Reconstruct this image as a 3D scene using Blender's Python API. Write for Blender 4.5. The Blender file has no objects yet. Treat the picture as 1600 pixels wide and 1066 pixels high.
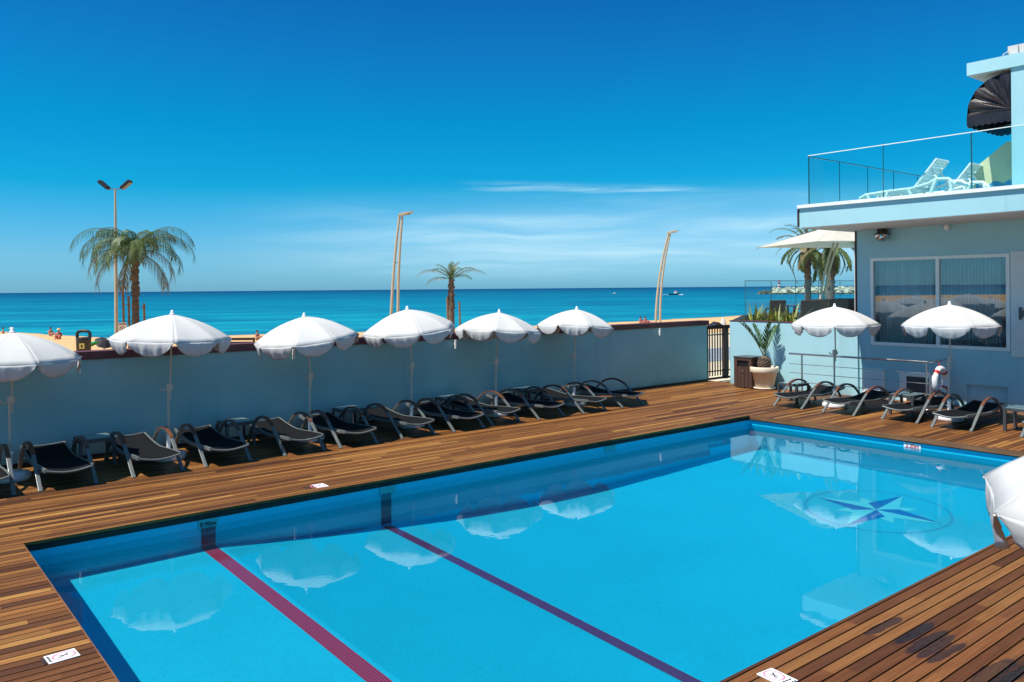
import bpy, bmesh, math, random
from mathutils import Vector, Matrix
from mathutils import noise as mnoise
random.seed(7)
S = bpy.context.scene
COL = S.collection
R = math.radians
PI = math.pi

# ------------------------------------------------------------------ camera
F, YAW, ROLL, CY, H = 1273.7, 0.889043, 0.008596, 451.07, 2.7
FW = Vector((math.cos(YAW), math.sin(YAW), 0)); RT = Vector((math.sin(YAW), -math.cos(YAW), 0)); UP = Vector((0, 0, 1))
def ray(u, v):
    x, y = u - 800, v - CY
    c, s = math.cos(ROLL), math.sin(ROLL)
    x, y = c*x - s*y, s*x + c*y
    return FW*F + RT*x - UP*y
EYE = Vector((0, 0, H))
def on_z(u, v, z=0.0):
    d = ray(u, v); return EYE + d*((z - H)/d.z)
def on_x(u, v, X):
    d = ray(u, v); return EYE + d*(X/d.x)
def on_y(u, v, Y):
    d = ray(u, v); return EYE + d*(Y/d.y)
def at(u, v, depth):
    return EYE + ray(u, v)*(depth/F)

cam = bpy.data.cameras.new('camera'); co = bpy.data.objects.new('camera', cam); COL.objects.link(co); S.camera = co
cam.sensor_width = 36; cam.lens = F/1600*36
cam.shift_y = -(533 - CY)/1600
cam.clip_start = 0.1; cam.clip_end = 60000
M = Matrix.Rotation(YAW - PI/2, 4, 'Z') @ Matrix.Rotation(PI/2, 4, 'X') @ Matrix.Rotation(-ROLL, 4, 'Z')
M.translation = EYE; co.matrix_world = M

# ------------------------------------------------------------------ light
SUN_DIR = Vector((0.53, -0.11, -1)).normalized()           # the way the light travels
SUN_EL = math.asin(-SUN_DIR.z)
sl = bpy.data.lights.new('sun', 'SUN'); sl.energy = 4.6; sl.angle = R(0.5); sl.color = (1.0, 0.955, 0.88)
so = bpy.data.objects.new('sun', sl); COL.objects.link(so)
so.rotation_euler = SUN_DIR.to_track_quat('-Z', 'Y').to_euler()
sl.cycles.is_caustics_light = True

# ------------------------------------------------------------------ node helpers
def srgb(r, g, b):
    f = lambda c: (c/255/12.92) if c/255 <= 0.04045 else ((c/255 + 0.055)/1.055)**2.4
    return (f(r), f(g), f(b), 1)
class NT:
    def __init__(s, tree): s.t = tree
    def n(s, typ, **kw):
        x = s.t.nodes.new(typ)
        for k, v in kw.items(): setattr(x, k, v)
        return x
    def l(s, a, b): s.t.links.new(a, b)
    def val(s, x, i):
        return x
    def put(s, sock, v):
        if isinstance(v, bpy.types.NodeSocket): s.l(v, sock)
        else: sock.default_value = v
    def math(s, op, a, b=0.0, c=0.0, clamp=False):
        m = s.n('ShaderNodeMath', operation=op); m.use_clamp = clamp
        s.put(m.inputs[0], a); s.put(m.inputs[1], b); s.put(m.inputs[2], c)
        return m.outputs[0]
    def mix(s, f, a, b, mode='MIX'):
        m = s.n('ShaderNodeMix', data_type='RGBA', blend_type=mode)
        s.put(m.inputs[0], f); s.put(m.inputs[6], a); s.put(m.inputs[7], b)
        return m.outputs[2]
    def maprange(s, v, a, b, c=0.0, d=1.0, smooth=True):
        m = s.n('ShaderNodeMapRange', interpolation_type='SMOOTHSTEP' if smooth else 'LINEAR')
        s.put(m.inputs[0], v)
        for i, q in enumerate((a, b, c, d)): s.put(m.inputs[i+1], q)
        return m.outputs[0]
    def comb(s, x, y, z=0.0):
        c = s.n('ShaderNodeCombineXYZ')
        for i, q in enumerate((x, y, z)): s.put(c.inputs[i], q)
        return c.outputs[0]
    def sep(s, v):
        c = s.n('ShaderNodeSeparateXYZ'); s.l(v, c.inputs[0]); return c.outputs
    def noise(s, vec=None, scale=5.0, detail=3.0, rough=0.5, dist=0.0):
        x = s.n('ShaderNodeTexNoise'); x.inputs['Scale'].default_value = scale; x.inputs['Detail'].default_value = detail
        x.inputs['Roughness'].default_value = rough; x.inputs['Distortion'].default_value = dist
        if vec is not None: s.l(vec, x.inputs['Vector'])
        return x.outputs['Fac']
    def scalev(s, v, k):
        m = s.n('ShaderNodeMapping'); s.l(v, m.inputs[0]); m.inputs[3].default_value = k; return m.outputs[0]
    def ramp(s, f, stops, interp='LINEAR'):
        r = s.n('ShaderNodeValToRGB'); r.color_ramp.interpolation = interp
        e = r.color_ramp.elements
        while len(e) < len(stops): e.new(0.5)
        for q, (p, c) in zip(e, stops): q.position = p; q.color = c
        s.put(r.inputs[0], f); return r.outputs[0]
    def bump(s, h, strength=0.3, dist=0.01):
        b = s.n('ShaderNodeBump'); b.inputs['Strength'].default_value = strength; b.inputs['Distance'].default_value = dist
        s.l(h, b.inputs['Height']); return b.outputs[0]
def new_mat(name):
    m = bpy.data.materials.new(name); m.use_nodes = True
    n = NT(m.node_tree); return m, n, m.node_tree.nodes['Principled BSDF']
def mat(name, c, rough=0.5, metal=0.0, var=0.12, vscale=3.0, bump=0.0, bscale=40.0, spec=None, coat=0.0, stretch=(1, 1, 1), dirt=None):
    m, n, b = new_mat(name)
    pos = n.n('ShaderNodeTexCoord').outputs['Object']
    v = n.scalev(pos, stretch)
    f = n.noise(v, vscale, 5, 0.6)
    lo = tuple(x*(1-var) for x in c[:3]) + (1,); hi = tuple(min(1, x*(1+var)) for x in c[:3]) + (1,)
    colr = n.ramp(f, [(0.3, lo), (0.7, hi)])
    if dirt:
        d = n.noise(n.scalev(pos, (1.6, 1.6, 0.35)), 2.2, 6, 0.7)
        colr = n.mix(n.maprange(d, 0.52, 0.8, 0, dirt[1]), colr, dirt[0])
    n.l(colr, b.inputs['Base Color'])
    n.l(n.maprange(f, 0.2, 0.8, max(0, rough-0.08), min(1, rough+0.08)), b.inputs['Roughness'])
    b.inputs['Metallic'].default_value = metal
    if spec is not None: b.inputs['Specular IOR Level'].default_value = spec
    if coat: b.inputs['Coat Weight'].default_value = coat
    if bump: n.l(n.bump(n.noise(v, bscale, 4), bump, 0.01), b.inputs['Normal'])
    return m

# ------------------------------------------------------------------ world
w = bpy.data.worlds.new('World'); S.world = w; w.use_nodes = True
n = NT(w.node_tree); bg = w.node_tree.nodes['Background']
sky = n.n('ShaderNodeTexSky', sky_type='NISHITA'); sky.sun_disc = False
sky.sun_elevation = SUN_EL
sky.sun_rotation = math.atan2(-SUN_DIR.x, -SUN_DIR.y)
sky.altitude = 0; sky.air_density = 1.0; sky.dust_density = 0.4; sky.ozone_density = 3.0
d = n.n('ShaderNodeTexCoord').outputs['Generated']
def dot(v, k):
    m = n.n('ShaderNodeVectorMath', operation='DOT_PRODUCT'); n.l(v, m.inputs[0]); m.inputs[1].default_value = k; return m.outputs['Value']
az = n.math('ARCTAN2', dot(d, tuple(RT)), dot(d, tuple(FW)))
el = n.math('ARCSINE', dot(d, (0, 0, 1)))
hs = n.n('ShaderNodeHueSaturation'); hs.inputs['Saturation'].default_value = 1.0; hs.inputs['Value'].default_value = 1.0
n.l(sky.outputs[0], hs.inputs['Color'])
SKYC = hs.outputs[0]
SKYRAMP = [(0.0, (0.27, 0.71, 1.26, 1)), (0.07, (0.27, 0.70, 1.12, 1)), (0.20, (0.02, 0.65, 0.93, 1)), (0.325, (0.008, 0.63, 0.92, 1)), (0.45, (0.02, 0.55, 0.91, 1)), (0.56, (0.025, 0.47, 0.86, 1)), (0.75, (0.08, 0.52, 0.85, 1)), (1.0, (0.2, 0.68, 0.9, 1))]
# polarised, saturated summer sky: the blue deepens with height
tint = n.ramp(n.maprange(el, 0.0, 0.6, 0, 1, False), SKYRAMP)
SKYC = n.mix(1.0, SKYC, tint, 'MULTIPLY')
# thin cirrus
warp = n.noise(n.comb(az, n.math('MULTIPLY', el, 3.0)), 4.0, 3)
cv = n.comb(n.math('MULTIPLY', az, 2.0), n.math('MULTIPLY_ADD', el, 30.0, n.math('MULTIPLY', warp, 1.3)))
c1 = n.noise(cv, 1.5, 8, 0.55, 0.3)
m1 = n.math('MULTIPLY', n.maprange(c1, 0.40, 0.72), n.math('MULTIPLY', n.maprange(el, 0.006, 0.035), n.maprange(el, 0.12, 0.075)))
m1 = n.math('MULTIPLY', m1, n.math('MULTIPLY', n.maprange(az, -0.38, -0.02), n.maprange(az, 0.5, 0.25, 0.45, 1)))
e0 = n.math('MULTIPLY_ADD', n.math('SUBTRACT', az, 0.15), -0.03, 0.1185)
st = n.math('DIVIDE', n.math('SUBTRACT', el, n.math('MULTIPLY_ADD', warp, 0.012, n.math('SUBTRACT', e0, 0.006))), 0.0045)
g = n.math('POWER', 2.718, n.math('MULTIPLY', n.math('MULTIPLY', st, st), -1.0))
fine = n.noise(n.comb(n.math('MULTIPLY', az, 5.0), n.math('MULTIPLY', el, 130.0)), 1.2, 6, 0.6)
g = n.math('MULTIPLY', n.math('MULTIPLY', g, n.maprange(fine, 0.3, 0.65)), n.math('MULTIPLY', n.maprange(az, -0.09, 0.0), n.maprange(az, 0.34, 0.16)))
veil = n.math('MULTIPLY', n.math('MULTIPLY', n.maprange(el, 0.0, 0.045), n.maprange(el, 0.135, 0.055)), n.math('MULTIPLY', n.maprange(az, -0.42, 0.05), n.maprange(c1, 0.2, 0.7, 0.45, 1.0)))
cm = n.math('MAXIMUM', n.math('MULTIPLY_ADD', m1, 0.28, n.math('MULTIPLY', veil, 0.42)), n.math('MULTIPLY', g, 0.5))
skyfin = n.mix(cm, SKYC, (5.2, 7.4, 8.3, 1))
n.l(skyfin, bg.inputs[0]); bg.inputs[1].default_value = 0.1

S.view_settings.view_transform = 'Standard'; S.view_settings.look = 'None'; S.view_settings.gamma = 1; S.view_settings.exposure = 0.4
S.cycles.max_bounces = 12; S.cycles.transparent_max_bounces = 24; S.cycles.transmission_bounces = 10
S.cycles.caustics_reflective = False; S.cycles.caustics_refractive = True; S.cycles.blur_glossy = 0.5
S.cycles.sample_clamp_indirect = 6
S.cycles.use_denoising = True

# ------------------------------------------------------------------ mesh builder
class MB:
    def __init__(s): s.v = []; s.f = []; s.sm = []
    def add(s, vs, fs, smooth=False):
        o = len(s.v); s.v += [tuple(q) for q in vs]
        for f in fs: s.f.append(tuple(i+o for i in f)); s.sm.append(smooth)
    def box(s, c, size, rz=0.0, M=None):
        hx, hy, hz = size[0]/2, size[1]/2, size[2]/2
        vs = [Vector((x, y, z)) for x in (-hx, hx) for y in (-hy, hy) for z in (-hz, hz)]
        m = Matrix.Rotation(rz, 3, 'Z') if M is None else M
        vs = [m @ q + Vector(c) for q in vs]
        s.add(vs, [(0, 1, 3, 2), (4, 6, 7, 5), (0, 4, 5, 1), (2, 3, 7, 6), (0, 2, 6, 4), (1, 5, 7, 3)])
    def span(s, a, b):
        s.box([(a[i]+b[i])/2 for i in range(3)], [abs(b[i]-a[i]) for i in range(3)])
    def bar(s, a, b, w, h=None, up=(0, 0, 1)):
        a, b = Vector(a), Vector(b); h = h or w; t = (b-a).normalized(); u = Vector(up)
        x = t.cross(u)
        if x.length < 1e-4: x = t.cross(Vector((1, 0, 0)))
        x.normalize(); y = x.cross(t)
        vs = [p + x*(i*w/2) + y*(j*h/2) for p in (a, b) for i in (-1, 1) for j in (-1, 1)]
        s.add(vs, [(0, 1, 3, 2), (4, 6, 7, 5), (0, 4, 5, 1), (2, 3, 7, 6), (0, 2, 6, 4), (1, 5, 7, 3)])
    def tube(s, pts, r, seg=8, caps=True):
        pts = [Vector(p) for p in pts]; k = len(pts)
        rs = r if isinstance(r, (list, tuple)) else [r]*k
        t0 = (pts[1]-pts[0]).normalized(); x = t0.cross(Vector((0, 0, 1)))
        if x.length < 1e-3: x = t0.cross(Vector((1, 0, 0)))
        x.normalize(); vs = []; fs = []
        for i, p in enumerate(pts):
            t = (pts[min(i+1, k-1)] - pts[max(i-1, 0)]).normalized()
            x = (x - t*x.dot(t)).normalized(); y = t.cross(x)
            for j in range(seg):
                a = 2*PI*j/seg; vs.append(p + (x*math.cos(a) + y*math.sin(a))*rs[i])
        for i in range(k-1):
            for j in range(seg):
                a, b = i*seg+j, i*seg+(j+1) % seg
                fs.append((a, b, b+seg, a+seg))
        s.add(vs, fs, True)
        if caps:
            s.add(vs[:seg], [tuple(range(seg-1, -1, -1))]); s.add(vs[-seg:], [tuple(range(seg))])
    def lathe(s, prof, seg=24, c=(0, 0, 0), smooth=True, M=None):
        vs = []; fs = []
        for r, z in prof:
            for j in range(seg):
                a = 2*PI*j/seg; q = Vector((r*math.cos(a), r*math.sin(a), z))
                if M is not None: q = M @ q
                vs.append(q + Vector(c))
        for i in range(len(prof)-1):
            for j in range(seg):
                a, b = i*seg+j, i*seg+(j+1) % seg; fs.append((a, b, b+seg, a+seg))
        s.add(vs, fs, smooth)
    def sweep(s, prof, w, t, x=0.0):
        """flat strap in the local y-z plane: prof = (y,z) list, width w along x, thickness t"""
        k = len(prof); vs = []; fs = []
        for i, (y, z) in enumerate(prof):
            a = Vector(prof[max(i-1, 0)]); b = Vector(prof[min(i+1, k-1)]); d = (b-a).normalized(); nn = Vector((-d.y, d.x))
            for sx in (-1, 1):
                for q in (-1, 1):
                    vs.append((x + sx*w/2, y + nn.x*q*t/2, z + nn.y*q*t/2))
        for i in range(k-1):
            o = i*4
            fs += [(o, o+4, o+5, o+1), (o+2, o+3, o+7, o+6), (o, o+2, o+6, o+4), (o+1, o+5, o+7, o+3)]
        fs += [(0, 1, 3, 2), (k*4-4, k*4-2, k*4-1, k*4-3)]
        s.add(vs, fs)
    def build(s, name, m, parent=None, bevel=0.0, loc=None, fix=True):
        me = bpy.data.meshes.new(name); me.from_pydata(s.v, [], s.f)
        for p, q in zip(me.polygons, s.sm): p.use_smooth = q
        if fix:
            b = bmesh.new(); b.from_mesh(me); bmesh.ops.recalc_face_normals(b, faces=b.faces); b.to_mesh(me); b.free()
        me.materials.append(m); me.update()
        o = bpy.data.objects.new(name, me); COL.objects.link(o)
        if parent is not None: o.parent = parent
        if loc is not None: o.location = loc
        if bevel:
            q = o.modifiers.new('bevel', 'BEVEL'); q.width = bevel; q.segments = 2; q.limit_method = 'ANGLE'
        return o
def tag(o, label=None, cat=None, group=None, kind=None):
    if label: o['label'] = label
    if cat: o['category'] = cat
    if group: o['group'] = group
    if kind: o['kind'] = kind
    return o
def thing(name, label, cat, loc=(0, 0, 0), rz=0.0, group=None):
    o = bpy.data.objects.new(name, None); COL.objects.link(o); o.location = loc; o.rotation_euler = (0, 0, rz); o.empty_display_size = 0.2
    return tag(o, label, cat, group)
KIDS = {}
def kids(o): return [c for c in bpy.data.objects if c.parent == o]
def dup(root, loc, rz=0.0, label=None, group=None):
    def rec(o, par):
        c = o.copy(); COL.objects.link(c); c.parent = par
        for ch in kids(o): rec(ch, c)
        return c
    r = rec(root, None); r.location = loc; r.rotation_euler = (0, 0, rz)
    if label: r['label'] = label
    if group: r['group'] = group
    return r
ORD = ['first', 'second', 'third', 'fourth', 'fifth', 'sixth', 'seventh', 'eighth', 'ninth', 'tenth', 'eleventh', 'twelfth']

# ------------------------------------------------------------------ materials
def wood_deck():
    m, n, b = new_mat('deck_wood')
    P = n.n('ShaderNodeNewGeometry').outputs['Position']; x, y, z = n.sep(P)
    PITCH = 0.1035
    row = n.math('FLOOR', n.math('DIVIDE', n.math('SUBTRACT', y, 0.0), PITCH))
    wn = n.n('ShaderNodeTexWhiteNoise', noise_dimensions='1D'); n.l(row, wn.inputs['W'])
    seg = n.math('FLOOR', n.math('DIVIDE', n.math('MULTIPLY_ADD', wn.outputs['Value'], 9.0, x), 2.4))
    w2 = n.n('ShaderNodeTexWhiteNoise', noise_dimensions='2D'); n.l(n.comb(row, seg), w2.inputs['Vector'])
    base = n.ramp(w2.outputs['Value'], [(0.0, srgb(82, 50, 34)), (0.18, srgb(108, 67, 40)), (0.5, srgb(126, 80, 46)), (0.85, srgb(142, 93, 53)), (1.0, srgb(160, 112, 65))])
    off = n.math('MULTIPLY', w2.outputs['Value'], 40.0)
    gv = n.comb(n.math('MULTIPLY', x, 1.6), n.math('MULTIPLY', y, 55.0), off)
    gr = n.noise(gv, 1.0, 6, 0.62, 0.6)
    c = n.mix(n.maprange(gr, 0.35, 0.75), base, n.mix(1.0, base, (0.55, 0.47, 0.42, 1), 'MULTIPLY'))
    st = n.noise(n.comb(n.math('MULTIPLY', x, 1.3), n.math('MULTIPLY', y, 2.2), off), 1.4, 5, 0.65)
    c = n.mix(n.maprange(st, 0.55, 0.8, 0, 0.6), c, n.mix(1.0, c, (0.6, 0.48, 0.44, 1), 'MULTIPLY'))
    red = n.noise(n.comb(n.math('MULTIPLY', x, 0.9), n.math('MULTIPLY', y, 6.0), off), 1.1, 3)
    c = n.mix(n.maprange(red, 0.5, 0.75, 0, 0.45), c, n.mix(1.0, c, (1.02, 0.84, 0.70, 1), 'MULTIPLY'))
    sp = n.noise(P, 9.0, 4, 0.6)
    c = n.mix(n.maprange(sp, 0.68, 0.76, 0, 0.5), c, n.mix(1.0, c, (0.5, 0.42, 0.36, 1), 'MULTIPLY'))
    lg = n.noise(P, 0.33, 3, 0.5)
    c = n.mix(n.maprange(lg, 0.35, 0.7, 0.0, 0.35), c, n.mix(1.0, c, (0.78, 0.70, 0.66, 1), 'MULTIPLY'))
    w3 = n.n('ShaderNodeTexWhiteNoise', noise_dimensions='1D'); n.l(n.math('ADD', row, 77.3), w3.inputs['W'])
    c = n.mix(1.0, c, n.ramp(w3.outputs['Value'], [(0.0, (0.68, 0.64, 0.60, 1)), (0.45, (0.98, 0.99, 0.98, 1)), (1.0, (1.18, 1.22, 1.20, 1))]), 'MULTIPLY')
    tone = n.maprange(y, 1.0, 9.5)  # planks darker and redder at low y, lighter towards the garden wall
    c = n.mix(tone, n.mix(1.0, c, (0.84, 0.79, 0.72, 1), 'MULTIPLY'), n.mix(1.0, c, (1.22, 1.32, 1.14, 1), 'MULTIPLY'))
    # wet footprints by the near corner of the pool
    wet = None
    jit = n.math('MULTIPLY', n.math('SUBTRACT', n.noise(P, 7.0, 4), 0.5), 1.6)
    brd = n.math('MULTIPLY', n.math('SUBTRACT', wn.outputs['Value'], 0.5), 0.05)
    for (ua, va, ub, vb, rv) in [(1353, 992, 1412, 963, .050), (1398, 1006, 1462, 972, .055), (1414, 1024, 1478, 986, .065), (1430, 1030, 1490, 994, .055), (1450, 1036, 1510, 1004, .045), (1508, 1078, 1588, 1026, .075), (1545, 1080, 1610, 1040, .05)]:
        A, B_ = on_z(ua, va), on_z(ub, vb); g = (A+B_)/2; ru = (B_-A).length*0.55; ang = math.atan2(B_.y-A.y, B_.x-A.x)
        dx = n.math('SUBTRACT', n.math('ADD', x, brd), g.x); dy = n.math('SUBTRACT', y, g.y)
        ca, sa = math.cos(ang), math.sin(ang)
        a = n.math('ADD', n.math('MULTIPLY', dx, ca/ru), n.math('MULTIPLY', dy, sa/ru))
        q = n.math('ADD', n.math('MULTIPLY', dx, -sa/rv), n.math('MULTIPLY', dy, ca/rv))
        r2 = n.math('ADD', n.math('MULTIPLY', a, a), n.math('MULTIPLY', q, q))
        k = n.maprange(n.math('ADD', r2, jit), 1.05, 0.55)
        wet = k if wet is None else n.math('MAXIMUM', wet, k)
    c = n.mix(wet, c, n.mix(1.0, c, (0.26, 0.22, 0.25, 1), 'MULTIPLY'))
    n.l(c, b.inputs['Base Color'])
    rg = n.math('MULTIPLY_ADD', gr, 0.2, 0.42)
    wet = n.math('MULTIPLY', wet, n.maprange(n.noise(P, 16.0, 3), 0.3, 0.55, 0.55, 1))
    n.l(n.math('MULTIPLY_ADD', wet, -0.42, rg), b.inputs['Roughness'])
    b.inputs['Specular IOR Level'].default_value = 0.22
    n.l(n.bump(gr, 0.35, 0.004), b.inputs['Normal'])
    return m
def pool_tile(name, c, dark=0.86, size=0.025, grout=(0.10, 0.62, 0.82)):
    m, n, b = new_mat(name)
    P = n.n('ShaderNodeNewGeometry').outputs['Position']; x, y, z = n.sep(P)
    def gl(t):
        f = n.math('FRACT', n.math('DIVIDE', t, size)); return n.maprange(n.math('ABSOLUTE', n.math('SUBTRACT', f, 0.5)), 0.42, 0.48)
    def cell(t): return n.math('FLOOR', n.math('DIVIDE', t, size))
    g = n.math('MAXIMUM', gl(x), gl(y))
    wn = n.n('ShaderNodeTexWhiteNoise', noise_dimensions='3D'); n.l(n.comb(cell(x), cell(y), cell(z)), wn.inputs['Vector'])
    f = n.math('ADD', n.math('MULTIPLY', wn.outputs['Value'], 0.35), n.math('MULTIPLY', n.noise(P, 0.9, 4), 0.65))
    base = n.ramp(f, [(0.25, tuple(q*dark for q in c[:3]) + (1,)), (0.75, c)])
    base = n.mix(n.math('MULTIPLY', g, 0.2), base, grout + (1,))
    n.l(base, b.inputs['Base Color']); b.inputs['Roughness'].default_value = 0.35
    return m
def stripes(name, c, line, size):
    m, n, b = new_mat(name)
    x, y, z = n.sep(n.n('ShaderNodeTexCoord').outputs['Object'])
    f = n.math('FRACT', n.math('DIVIDE', x, size))
    k = n.maprange(n.math('ABSOLUTE', n.math('SUBTRACT', f, 0.5)), 0.36, 0.46)
    f2 = n.noise(n.comb(x, y, z), 60, 2)
    n.l(n.mix(n.math('MULTIPLY', k, 0.75), n.mix(f2, c, tuple(q*0.7 for q in c[:3]) + (1,)), line), b.inputs['Base Color'])
    b.inputs['Roughness'].default_value = 0.35
    return m
def water_mat():
    m, n, b = new_mat('pool_water'); t = m.node_tree; out = t.nodes['Material Output']; t.nodes.remove(b)
    gl = n.n('ShaderNodeBsdfGlass'); gl.inputs['IOR'].default_value = 1.333; gl.inputs['Roughness'].default_value = 0
    gl.inputs['Color'].default_value = (0.86, 0.985, 1.0, 1)
    P = n.n('ShaderNodeTexCoord').outputs['Object']
    a = n.noise(n.scalev(P, (0.8, 1.3, 1)), 2.0, 3, 0.5, 0.4); c = n.noise(P, 9.0, 2)
    h = n.math('MULTIPLY_ADD', c, 0.10, a)
    bp = n.bump(h, 0.075, 0.012); n.l(bp, gl.inputs['Normal'])
    n.l(gl.outputs[0], out.inputs[0]); return m
def thin_glass(name, tint, refl=1.0, rough=0.0, base=0.0):
    m, n, b = new_mat(name); t = m.node_tree; out = t.nodes['Material Output']; t.nodes.remove(b)
    tr = n.n('ShaderNodeBsdfTransparent'); tr.inputs[0].default_value = tint
    go = n.n('ShaderNodeBsdfGlossy'); go.inputs['Roughness'].default_value = rough; go.inputs['Color'].default_value = (0.95, 0.98, 1, 1)
    lw = n.n('ShaderNodeLayerWeight'); lw.inputs[0].default_value = 0.5
    fz = n.math('MULTIPLY_ADD', n.math('POWER', lw.outputs['Facing'], 5.0), 0.96, 0.04)
    mx = n.n('ShaderNodeMixShader'); n.l(n.math('MULTIPLY_ADD', fz, refl, base, clamp=True), mx.inputs[0])
    n.l(tr.outputs[0], mx.inputs[1]); n.l(go.outputs[0], mx.inputs[2]); n.l(mx.outputs[0], out.inputs[0]); return m
def fabric(name, c, trans=0.25):
    m, n, b = new_mat(name); t = m.node_tree; out = t.nodes['Material Output']
    P = n.n('ShaderNodeTexCoord').outputs['Object']
    f = n.noise(P, 3.0, 5, 0.6); fine = n.noise(P, 300, 2)
    cc = n.ramp(f, [(0.3, tuple(q*0.93 for q in c[:3]) + (1,)), (0.7, c)])
    n.l(cc, b.inputs['Base Color']); b.inputs['Roughness'].default_value = 0.85; b.inputs['Specular IOR Level'].default_value = 0.2
    wr = n.math('ADD', n.noise(P, 14, 3, 0.6, 0.8), n.math('MULTIPLY', fine, 0.1))
    n.l(n.bump(wr, 0.25, 0.01), b.inputs['Normal'])
    tl = n.n('ShaderNodeBsdfTranslucent'); n.l(cc, tl.inputs[0])
    mx = n.n('ShaderNodeMixShader'); mx.inputs[0].default_value = trans
    n.l(b.outputs[0], mx.inputs[1]); n.l(tl.outputs[0], mx.inputs[2]); n.l(mx.outputs[0], out.inputs[0]); return m
def leaf(name, c1, c2, dry, trans=0.3, dryamt=0.5):
    m, n, b = new_mat(name); t = m.node_tree; out = t.nodes['Material Output']
    P = n.n('ShaderNodeTexCoord').outputs['Object']
    f = n.noise(P, 3.5, 4, 0.7)
    cc = n.ramp(f, [(0.3, c1), (0.6, c2), (0.85, dry)])
    n.l(cc, b.inputs['Base Color']); b.inputs['Roughness'].default_value = 0.5
    tl = n.n('ShaderNodeBsdfTranslucent'); n.l(cc, tl.inputs[0])
    mx = n.n('ShaderNodeMixShader'); mx.inputs[0].default_value = trans
    n.l(b.outputs[0], mx.inputs[1]); n.l(tl.outputs[0], mx.inputs[2]); n.l(mx.outputs[0], out.inputs[0]); return m
def sea_mat():
    m, n, b = new_mat('sea_water')
    P = n.n('ShaderNodeNewGeometry').outputs['Position']; x, y, z = n.sep(P)
    dist = n.n('ShaderNodeVectorMath', operation='LENGTH'); n.l(P, dist.inputs[0]); D = dist.outputs['Value']
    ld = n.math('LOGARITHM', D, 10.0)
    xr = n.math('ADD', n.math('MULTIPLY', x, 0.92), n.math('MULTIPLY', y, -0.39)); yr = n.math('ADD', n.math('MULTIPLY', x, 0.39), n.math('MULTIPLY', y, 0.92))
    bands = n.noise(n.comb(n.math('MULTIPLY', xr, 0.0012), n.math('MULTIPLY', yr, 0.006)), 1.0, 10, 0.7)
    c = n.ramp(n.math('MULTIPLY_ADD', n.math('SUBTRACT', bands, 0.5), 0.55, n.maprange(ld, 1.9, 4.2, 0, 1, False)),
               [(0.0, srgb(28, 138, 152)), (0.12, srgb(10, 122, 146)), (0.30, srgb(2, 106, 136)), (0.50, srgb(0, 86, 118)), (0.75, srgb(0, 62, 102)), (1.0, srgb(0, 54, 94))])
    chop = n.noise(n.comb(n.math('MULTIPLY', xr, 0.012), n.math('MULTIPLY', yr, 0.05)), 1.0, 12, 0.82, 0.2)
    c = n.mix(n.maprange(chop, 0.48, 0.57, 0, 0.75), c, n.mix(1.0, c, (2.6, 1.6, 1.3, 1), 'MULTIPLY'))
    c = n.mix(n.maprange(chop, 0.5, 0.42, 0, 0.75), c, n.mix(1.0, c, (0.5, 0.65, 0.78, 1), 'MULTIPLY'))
    n.l(c, b.inputs['Base Color']); b.inputs['Roughness'].default_value = 0.5; b.inputs['Specular IOR Level'].default_value = 0.08
    n.l(n.bump(chop, 0.5, 0.3), b.inputs['Normal'])
    return m
def sand_mat():
    m, n, b = new_mat('beach_sand')
    P = n.n('ShaderNodeNewGeometry').outputs['Position']; z = n.sep(P)[2]
    a = n.noise(P, 0.25, 5, 0.6); f = n.noise(P, 2.5, 5, 0.7)
    c = n.ramp(n.math('MULTIPLY_ADD', a, 0.5, n.math('MULTIPLY', f, 0.5)), [(0.3, srgb(196, 152, 104)), (0.5, srgb(216, 172, 122)), (0.7, srgb(228, 190, 142))])
    c = n.mix(n.maprange(z, -2.75, -2.95), c, srgb(170, 140, 105))
    n.l(c, b.inputs['Base Color']); b.inputs['Roughness'].default_value = 0.9; b.inputs['Specular IOR Level'].default_value = 0.1
    n.l(n.bump(f, 0.6, 0.15), b.inputs['Normal']); return m
def wall_paint(name, c, c2):
    m, n, b = new_mat(name)
    P = n.n('ShaderNodeNewGeometry').outputs['Position']; z = n.sep(P)[2]
    a = n.noise(n.scalev(P, (0.5, 0.5, 1.0)), 0.8, 5, 0.55); f = n.noise(P, 60, 3)
    streak = n.noise(n.scalev(P, (5, 5, 0.25)), 1.2, 4, 0.6)
    col = n.ramp(a, [(0.3, c2), (0.7, c)])
    col = n.mix(n.maprange(streak, 0.52, 0.8, 0, 0.45), col, n.mix(1.0, col, (0.78, 0.80, 0.79, 1), 'MULTIPLY'))
    dirt = n.math('MULTIPLY', n.maprange(z, 0.30, 0.0), n.maprange(n.noise(n.scalev(P, (1, 1, 0.6)), 3.0, 5, 0.7), 0.35, 0.75))
    col = n.mix(n.math('MULTIPLY', dirt, 0.45), col, srgb(96, 104, 100))
    n.l(col, b.inputs['Base Color']); b.inputs['Roughness'].default_value = 0.75; b.inputs['Specular IOR Level'].default_value = 0.25
    n.l(n.bump(f, 0.15, 0.004), b.inputs['Normal']); return m
MT = {}
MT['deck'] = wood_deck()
MT['edge'] = mat('edge_board_wood', srgb(128, 86, 52), 0.5, var=0.3, vscale=2.5, stretch=(8, 0.8, 8))
MT['tile'] = pool_tile('pool_floor_tile', (0.006, 0.56, 0.80, 1))
MT['lane'] = stripes('lane_tile', srgb(178, 34, 66), srgb(150, 120, 160), 0.027)
MT['lane2'] = stripes('purple_lane_tile', srgb(104, 44, 96), srgb(96, 100, 150), 0.027)
MT['tile_dark'] = pool_tile('mosaic_dark', (0.004, 0.20, 0.56, 1), 0.85, grout=(0.02, 0.25, 0.6))
MT['tile_light'] = pool_tile('mosaic_light', (0.10, 0.72, 0.84, 1), 0.95)
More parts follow.
